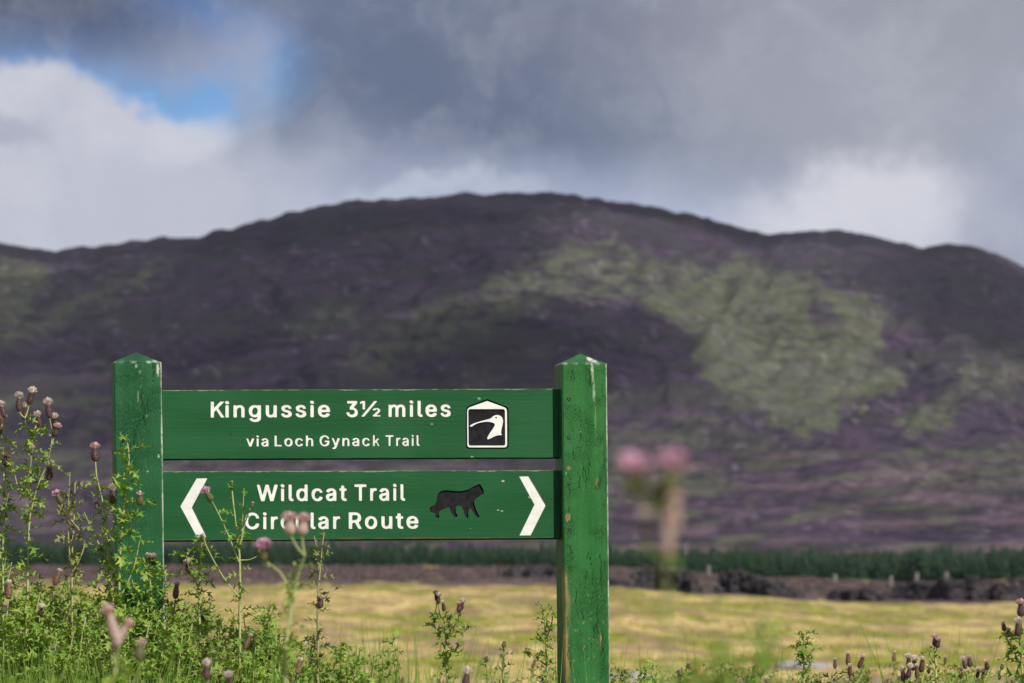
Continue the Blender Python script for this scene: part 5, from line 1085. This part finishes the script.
THG = 'creeping thistles round the sign'
def traced_thistle(dist, label, stems, heads, seed, dens=85, L0=.05, L1=.022, r0=.0026, dry=False, group=THG, shoots=.6, head_scale=1.0, jit=.03, t0=.0, leafmat=None, root=None):
    """a thistle of its own: stems given as photo points from low to tip at real distance dist; the first point is carried on down to the ground"""
    r = random.Random(seed)
    if dist > 7: L0 *= 1.15; L1 *= 1.55; dens *= 1.0
    basep = P(stems[0][0][0] + (root if root is not None else r.uniform(-8, 8)), 683, dist)
    bx, by = basep.x, basep.y; gz0 = ground_z(bx, by)
    e = empty('thistle', (bx, by, gz0)); tag(e, label, 'thistle', group)
    O = Vector((bx, by, gz0)); vs = []; fs = []; lv = []; lf = []
    ends = []
    for si, st in enumerate(stems):
        dj = r.uniform(-jit, jit); pts = []
        for k_, (x, y) in enumerate(st):
            f = k_ / max(1, len(st) - 1); pts.append(P(x, y, dist + dj * f) - O)
        if si == 0: pts = [Vector((0, 0, -.02)), Vector((pts[0].x * .4, 0, pts[0].z * .5))] + pts
        cp = curve_pts(pts, 5)
        q0 = r0 if si == 0 else r0 * .65
        tube(vs, fs, cp, q0 * (1.3 if si == 0 else 1), q0 * .5)
        leaves_along(lv, lf, cp, r, dens, L0 if si == 0 else L0 * .6, L1, .25 if si == 0 else t0, shoots)
        ends.append(cp)
    link_mesh('stem', mesh('stem', vs, fs, m_stemd if dry else m_stem, True), e)
    link_mesh('foliage', mesh('foliage', lv, lf, leafmat or (m_leaf2 if dry else m_leaf)), e)
    for hd in heads:
        x, y, kd = hd[:3]; sc_ = (hd[3] if len(hd) > 3 else 1.0) * head_scale; tx = hd[4] if len(hd) > 4 else r.uniform(-.25, .25)
        p = P(x, y, dist + r.uniform(-jit, jit)) - O          # photo place of the head's top
        d = Vector((tx, r.uniform(-.3, .1), 1)).normalized()
        hl = .9 * {'cream': .032, 'pink': .024, 'bud': .022, 'blush': .029, 'seed': .040, 'faded': .042, 'pale': .026}[kd] * sc_
        put_head(e, kd, p - d * hl, d, sc_)
        # short stalk from the nearest stem
        b_ = p - d * hl; best = min((q for cp in ends for q in cp if q.z < b_.z - .004), key=lambda q: (q - b_).length + .3 * abs(b_.z - q.z - .03), default=None)
        if best is not None:
            v2 = []; f2 = []
            tube(v2, f2, curve_pts([best, best.lerp(b_, .55) + Vector((0, 0, -.1 * (b_ - best).length)), b_], 3), .0014, .0011)
            ends_o = link_mesh('stalk', mesh('stalk', v2, f2, m_stem, True), e)
    return e

# -- the ones one can tell apart, sharp, beside the sign (distance about that of the boards)
T = traced_thistle
T(7.45, 'tall thistle at the left with the topmost cluster of creamy seed heads',
  [[(27, 640), (28, 560), (30, 500), (31, 450)], [(31, 455), (27, 428), (25, 418)], [(31, 455), (34, 432), (37, 424)], [(29, 520), (38, 485), (48, 462), (53, 432)], [(30, 470), (22, 500), (12, 462)]],
  [(19, 393, 'cream', 1.25), (33, 388, 'cream', 1.2, .25), (26, 403, 'cream', 1.15), (37, 412, 'cream', 1.1), (48, 399, 'cream', 1.3, -.1), (54, 414, 'cream', 1.1, -.1), (58, 424, 'blush', 1.0, .3), (33, 446, 'bud', .9), (50, 461, 'cream', 1.3, .05)], 1, 70, .05, .024)
T(7.50, 'thistle cut by the left side of the view, with dark heads stacked up its stem',
  [[(4, 660), (3, 560), (4, 490), (3, 440)], [(3, 520), (8, 495), (8, 480)]],
  [(1, 402, 'cream', 1.1), (3, 413, 'cream', 1.2), (7, 452, 'blush', 1.15), (1, 425, 'bud', 1)], 2, 80)
T(7.38, 'thin bare-topped thistle with two straight pale stems left of the left post',
  [[(72, 640), (72, 560), (74, 520), (75, 484)], [(70, 560), (68, 520), (70, 472)], [(72, 575), (84, 540), (58, 505)]],
  [(56, 492, 'pink', 1.15, -.5), (64, 503, 'bud', .9, .6)], 3, 60, .045, .02, dry=True)
T(7.42, 'slender thistle with one rosy head standing clear left of the left post',
  [[(110, 640), (108, 560), (104, 510), (97, 478)], [(107, 560), (92, 530), (84, 512)]],
  [(95, 444, 'blush', 1.3, -.05), (96, 500, 'bud', .9), (113, 485, 'cream', 1.25, 0)], 4, 75, .045, .022)
T(7.36, 'tall leafy thistle with a bare tip in front of the left post',
  [[(119, 650), (120, 560), (124, 510), (129, 460), (126, 436)], [(121, 540), (134, 520), (140, 500)], [(119, 600), (133, 570), (140, 540)]],
  [(140, 492, 'bud', 1.3, 0), (123, 437, 'bud', .6)], 5, 60, .05, .030)
T(7.30, 'thistle with a single small magenta flower against the left chevron',
  [[(240, 660), (240, 570), (238, 540), (233, 500), (232, 484)], [(239, 562), (226, 530), (214, 505), (209, 500)], [(240, 545), (246, 520), (252, 505)], [(242, 540), (243, 510), (244, 488)], [(241, 600), (222, 575), (206, 545), (205, 535)]],
  [(205, 489, 'pink', 1.2, -.6), (232, 481, 'bud', .5), (253, 502, 'bud', .6), (262, 541, 'pink', 1.25, .2)], 6, 45, .04, .018, shoots=.25)
T(7.34, 'thin dry thistle rising below the word Route with a pinkish bud low on it',
  [[(318, 660), (318, 600), (321, 560), (324, 532)], [(319, 575), (317, 550), (314, 536)], [(319, 603), (330, 592), (342, 587)]],
  [(322, 596, 'blush', .9, .2)], 7, 55, .045, .020, dry=True)
T(7.40, 'leafy thistle with brownish top below the left chevron',
  [[(200, 660), (199, 600), (201, 560), (201, 536)], [(200, 590), (190, 570), (186, 555)]], [(202, 534, 'bud', .8), (187, 560, 'blush', 1.0)], 8, 90)
T(7.55, 'bushy thistle hiding the foot of the left post, dark heads on top',
  [[(152, 660), (152, 610), (150, 580), (148, 560)], [(152, 620), (164, 590), (166, 572)], [(151, 620), (138, 600), (132, 580)]], [(148, 553, 'bud', 1), (153, 554, 'blush', .9)], 9, 110, .055, .03)
# nearer, out of focus
T(4.5, 'blurred thistle with two pinkish cream heads in front of the word Circular',
  [[(285, 690), (290, 620), (296, 580), (294, 562)], [(292, 600), (282, 575), (268, 563)], [(294, 590), (300, 570), (305, 556)]],
  [(289, 513, 'pale', 1.1, -.08), (304, 514, 'pale', 1.05, .10), (264, 542, 'pink', 1.15, -.1)], 20, 60, .04, .025, group='blurred thistles close to the camera')
T(3.9, 'blurred thistle with a V of two long withered heads at the lower left',
  [[(112, 720), (114, 683), (116, 668)], [(113, 700), (135, 680), (143, 668)]],
  [(107, 606, 'faded', 1.15, -.28), (130, 620, 'faded', .95, .6), (141, 640, 'bud', 1.1, .1)], 21, 60, .05, .03, group='blurred thistles close to the camera')
T(1.85, 'large soft pink twin-flowered thistle right of the right post, nearest the camera',
  [[(668, 760), (668, 640), (667, 575), (668, 530), (666, 500)], [(667, 520), (650, 490), (638, 480)], [(667, 505), (672, 492), (674, 484)], [(667, 560), (650, 552), (645, 540)]],
  [(634, 458, 'pink', .86, -.1), (673, 456, 'pink', .86, .1), (660, 474, 'cream', .5, 0), (675, 494, 'faded', .5, 0), (676, 494, 'cream', .5, 0), (645, 510, 'cream', .42, 0), (668, 513, 'faded', .55, 0)], 22, 75, .036, .008, r0=.0013, group='blurred thistles close to the camera', jit=.02, shoots=.1)
# low ones in front of and behind the field's near edge
T(7.9, 'thistle with five pale topped heads in the open field left of the right post',
  [[(447, 690), (446, 650), (445, 625), (440, 612)], [(446, 640), (458, 620), (461, 612)], [(446, 650), (436, 630), (434, 618)], [(447, 660), (462, 640), (466, 622)]],
  [(435, 591, 'cream', .75, -.2), (439, 593, 'cream', .8), (443, 601, 'cream', .75), (463, 599, 'cream', .85, .2), (449, 614, 'bud', .8), (459, 602, 'blush', .8)], 30, 90, .045, .02)
T(8.1, 'leafy flowerless thistle touching the left side of the right post',
  [[(547, 690), (546, 650), (545, 625), (543, 604)], [(546, 640), (552, 622), (553, 606)], [(546, 665), (532, 655), (522, 652)]], [], 31, 120, .04, .02)
T(7.8, 'small upright thistle spike midway along the bottom with a curled dark tip', [[(503, 690), (504, 660), (505, 645)], [(488, 690), (487, 675), (486, 660)]], [(505, 640, 'bud', .8), (486, 655, 'bud', .7)], 32, 90, .03, .016)
T(7.9, 'dark leafed flowerless thistle standing alone in the right half', [[(804, 700), (804, 665), (804, 648), (804, 633)], [(804, 665), (814, 648), (818, 645)], [(804, 660), (797, 650), (796, 647)]], [], 33, 130, .035, .02)
T(7.7, 'thistle with three narrow dark closed heads right of the lone leafy one',
  [[(850, 700), (850, 680), (849, 668)], [(850, 690), (860, 675), (862, 668)]], [(848, 652, 'seed', .75, 0), (864, 655, 'seed', .8, .4), (850, 664, 'seed', .7), (835, 658, 'seed', .6, 0)], 34, 60, .03, .015)
T(7.6, 'thistle with a tight bunch of white tipped dark heads near the bottom right',
  [[(912, 700), (912, 690), (911, 680)], [(912, 690), (902, 680), (901, 676)], [(912, 690), (922, 680), (923, 674)]],
  [(908, 654, 'cream', 1.0, -.1), (915, 656, 'cream', 1.05, .1), (902, 667, 'cream', 1.0, -.15), (923, 657, 'seed', .9, .1), (911, 664, 'cream', 1.0), (917, 664, 'seed', .8)], 35, 70, .03, .02)
T(7.9, 'slim thistle with one double pink head above the white tipped bunch', [[(936, 700), (936, 670), (935, 655), (934, 648)], [(936, 665), (930, 655), (929, 650)]], [(935, 635, 'blush', .9, 0), (939, 638, 'blush', .8, .2)], 36, 80, .03, .016)
T(7.7, 'low thistle with round tufted heads in the right bottom, left of the edge one',
  [[(968, 700), (968, 685), (966, 672)], [(968, 690), (985, 680), (985, 672)], [(968, 690), (978, 684), (978, 680)]], [(963, 657, 'cream', .85), (969, 656, 'blush', .85), (961, 668, 'cream', .7), (986, 660, 'blush', .8), (979, 668, 'cream', .7), (984, 669, 'cream', .7), (999, 671, 'cream', .6), (1003, 663, 'bud', .7)], 37, 70, .03, .018)
T(7.3, 'thistle cut by the right side of the view with brown and cream heads',
  [[(1024, 700), (1022, 670), (1020, 640), (1022, 630)], [(1021, 665), (1010, 645), (1005, 636)]], [(1021, 600, 'blush', 1.2, 0), (1018, 618, 'cream', 1.2, 0), (1003, 622, 'bud', .9, -.2), (1009, 628, 'bud', .9, .2)], 38, 80, .05, .03)
T(7.2, 'thistle at the lower left with a row of three dark heads over the grass',
  [[(32, 720), (31, 690), (28, 660)], [(31, 690), (40, 672), (44, 660)]], [(21, 632, 'seed', .75, -.1), (30, 640, 'cream', 1.0), (38, 643, 'seed', .8), (54, 646, 'cream', 1.05, .1)], 39, 70, .04, .03)
T(5.2, 'blurred pale headed thistle at the bottom below the left chevron', [[(207, 730), (207, 700), (207, 685)]], [(207, 660, 'cream', .95), (228, 672, 'cream', .9)], 40, 60, .04, .03, group='blurred thistles close to the camera')
T(6.0, 'soft thistle with one pale bloom at the bottom centre', [[(468, 730), (468, 700), (468, 690)]], [(468, 668, 'cream', 1.1)], 41, 60, .04, .03, group='blurred thistles close to the camera')

# -- fillers, copies of a few made ones
def proto(seed, H, nb, heads, dry=False, dens=85, L0=.10, L1=.046):
    r = random.Random(seed); e = bpy.data.objects.new('thistle', None); C.objects.link(e)
    vs = []; fs = []; lv = []; lf = []
    top = Vector((r.uniform(-.05, .05), r.uniform(-.05, .05), H)); main = curve_pts([(0, 0, -.03), (r.uniform(-.02, .02), r.uniform(-.02, .02), H * .5), tuple(top)], 8)
    tube(vs, fs, main, .0040, .0016); leaves_along(lv, lf, main, r, dens, L0, L1, .30)
    tips = [main[-1]]
    for i in range(nb):
        t = r.uniform(.55, .9); p = main[int(t * (len(main) - 1))]; a = r.uniform(0, 6.283); l = (1 - t) * H * r.uniform(.6, 1.0) + .05
        br = curve_pts([tuple(p), tuple(p + Vector((math.cos(a) * l * .3, math.sin(a) * l * .3, l * .5))), tuple(p + Vector((math.cos(a) * l * .42, math.sin(a) * l * .42, l)))], 5)
        tube(vs, fs, br, .0022, .0012); leaves_along(lv, lf, br, r, dens * .9, L1 * 1.5, L1 * .8); tips.append(br[-1])
    link_mesh('stem', mesh('stem', vs, fs, m_stemd if dry else m_stem, True), e)
    link_mesh('foliage', mesh('foliage', lv, lf, m_leaf2 if dry else m_leaf), e)
    for i, kd in enumerate(heads):
        t = tips[i % len(tips)]; d = Vector((r.uniform(-.4, .4), r.uniform(-.4, .4), 1)).normalized(); put_head(e, kd, t + d * (.002 + .004 * (i // len(tips))), d, r.uniform(.85, 1.1))
    return e
def copy_tree(o, parent=None):
    c_ = o.copy(); C.objects.link(c_); c_.parent = parent
    for ch in o.children: copy_tree(ch, c_)
    return c_
PR = [proto(101, .95, 4, []), proto(102, .92, 3, ['bud']), proto(103, 1.0, 4, [], dens=110), proto(104, .95, 3, ['cream', 'blush']), proto(105, .9, 5, []), proto(106, .95, 2, ['seed', 'cream', 'seed'], True, 60), proto(107, .95, 3, [], True, 90)]
used = set(); zone_no = {}
def place(k_, px, dist, top_px, label, group, rot):
    z_top = P(px, top_px, dist).z; q = P(px, 600, dist); x, y = q.x, q.y; g0 = ground_z(x, y)
    o = PR[k_] if k_ not in used else copy_tree(PR[k_]); used.add(k_)
    s_ = (z_top - g0) / [.95, .92, 1.0, .95, .9, .95, .95][k_]
    o.location = (x, y, g0); o.rotation_euler = (0, 0, rot); o.scale = (1, 1, s_) if .8 < s_ < 1.2 else (s_,) * 3
    tag(o, label, 'thistle', group)
    if 'clump' in group or 'fringe' in group: FIL.setdefault(label, []).append((px, o))
rf = random.Random(42)
LAB = {0: 'plain leafy green thistle', 1: 'single-budded green thistle', 2: 'tall dense-leaved thistle', 3: 'cream and rosy headed thistle', 4: 'bushy many-branched thistle', 5: 'thin dry tufted thistle', 6: 'brownish dry-leaved thistle'}
FIL = {}
sky_l = lambda x: np.interp(x, [-60, 0, 60, 100, 150, 180, 215, 250, 290, 330, 370, 420, 480, 560], [548, 555, 590, 590, 575, 592, 618, 608, 640, 640, 660, 672, 680, 684])
for i in range(124):
    px = rf.uniform(-70, 350); dist = rf.uniform(6.9, 9.6); top = sky_l(px) + abs(rf.gauss(0, 1)) * 34 + rf.uniform(0, 12)
    if dist < 7.6: top += 22
    if px > 170: dist = max(dist, 7.3)
    k_ = rf.choice([0, 0, 1, 2, 2, 3, 4, 4, 4, 5, 6]); lab = LAB[k_]
    zn = 'at the far left side' if px < 55 else 'left of the left post' if px < 110 else 'at the foot of the left post' if px < 170 else 'under the left chevron' if px < 245 else 'under the word Circular'
    lab = lab + ' ' + zn
    place(k_, px, dist, min(top, 700), lab, 'thistles of the dense clump at the lower left', rf.uniform(0, 6.28))
for i in range(52):
    px = rf.uniform(350, 1080); dist = rf.uniform(7.4, 12); top = (652 if px > 520 else sky_l(px) - 10) + rf.uniform(10, 34)
    if 555 < px < 612: dist = max(dist, 8.2)
    k_ = rf.choice([0, 1, 4, 5, 6, 6, 6, 3]); lab = LAB[k_]
    zn = 'at the bottom centre' if px < 556 else 'low right of the right post' if px < 700 else 'low right of centre' if px < 860 else 'at the lower right'
    lab = lab + ' ' + zn
    place(k_, px, dist, top, lab, 'thistles of the low fringe along the bottom', rf.uniform(0, 6.28))
ORD = ['leftmost', 'second', 'third', 'fourth', 'fifth', 'sixth', 'seventh', 'eighth', 'ninth', 'tenth', 'eleventh', 'twelfth', 'thirteenth', 'fourteenth', 'fifteenth', 'sixteenth']
for lb, it in FIL.items():
    if len(it) > 1:
        it.sort(key=lambda q: q[0])
        for i_, (_, o_) in enumerate(it):
            o_['label'] = lb + (', leftmost of its kind' if i_ == 0 else ', rightmost of its kind' if i_ == len(it) - 1 else ', ' + ORD[i_] + ' from the left')
# soft green growth close to the camera, low right of the right post
for i, (px, dist, top) in enumerate([(668, 2.6, 668), (702, 2.4, 656)]):
    place([4, 2][i], px, dist, top, ['blurred low bushy thistle just right of the right post', 'blurred leafy thistle, taller of the two soft green ones right of the right post'][i], 'blurred thistles close to the camera', rf.uniform(0, 6))
    _n = [o_ for o_ in C.objects if o_.get('label', '').startswith(['blurred low bushy', 'blurred leafy thistle, taller'][i])][0]; _n.scale = (.42, .42, _n.scale[2])

# grass under the thistles
m_gr = leafy('meadow_grass', (.12, .26, .035), (.20, .36, .05), (.34, .40, .10), .35, 3, obj_var=False)
r_ = np.random.RandomState(5); n = 7500
dist = 6.3 + 7.0 * r_.rand(n) ** 1.2; px = -120 + 560 * r_.rand(n); k_ = r_.rand(n) < .035; px = np.where((px > 190) & (r_.rand(n) < .93), -120 + 300 * r_.rand(n), px); px = np.where(k_, 350 + 760 * r_.rand(n), px)
X = (px - 512) / FPX * dist; Y = dist; Z = gz_np(X, Y)
o = link_mesh('meadow_grass', blades('meadow_grass', X, Y, Z,   .35, .88, .0034, 8, .06, m_gr, .28, 8)); tag(o, 'long green grass growing between the thistles in the foreground', 'grass', kind='stuff')
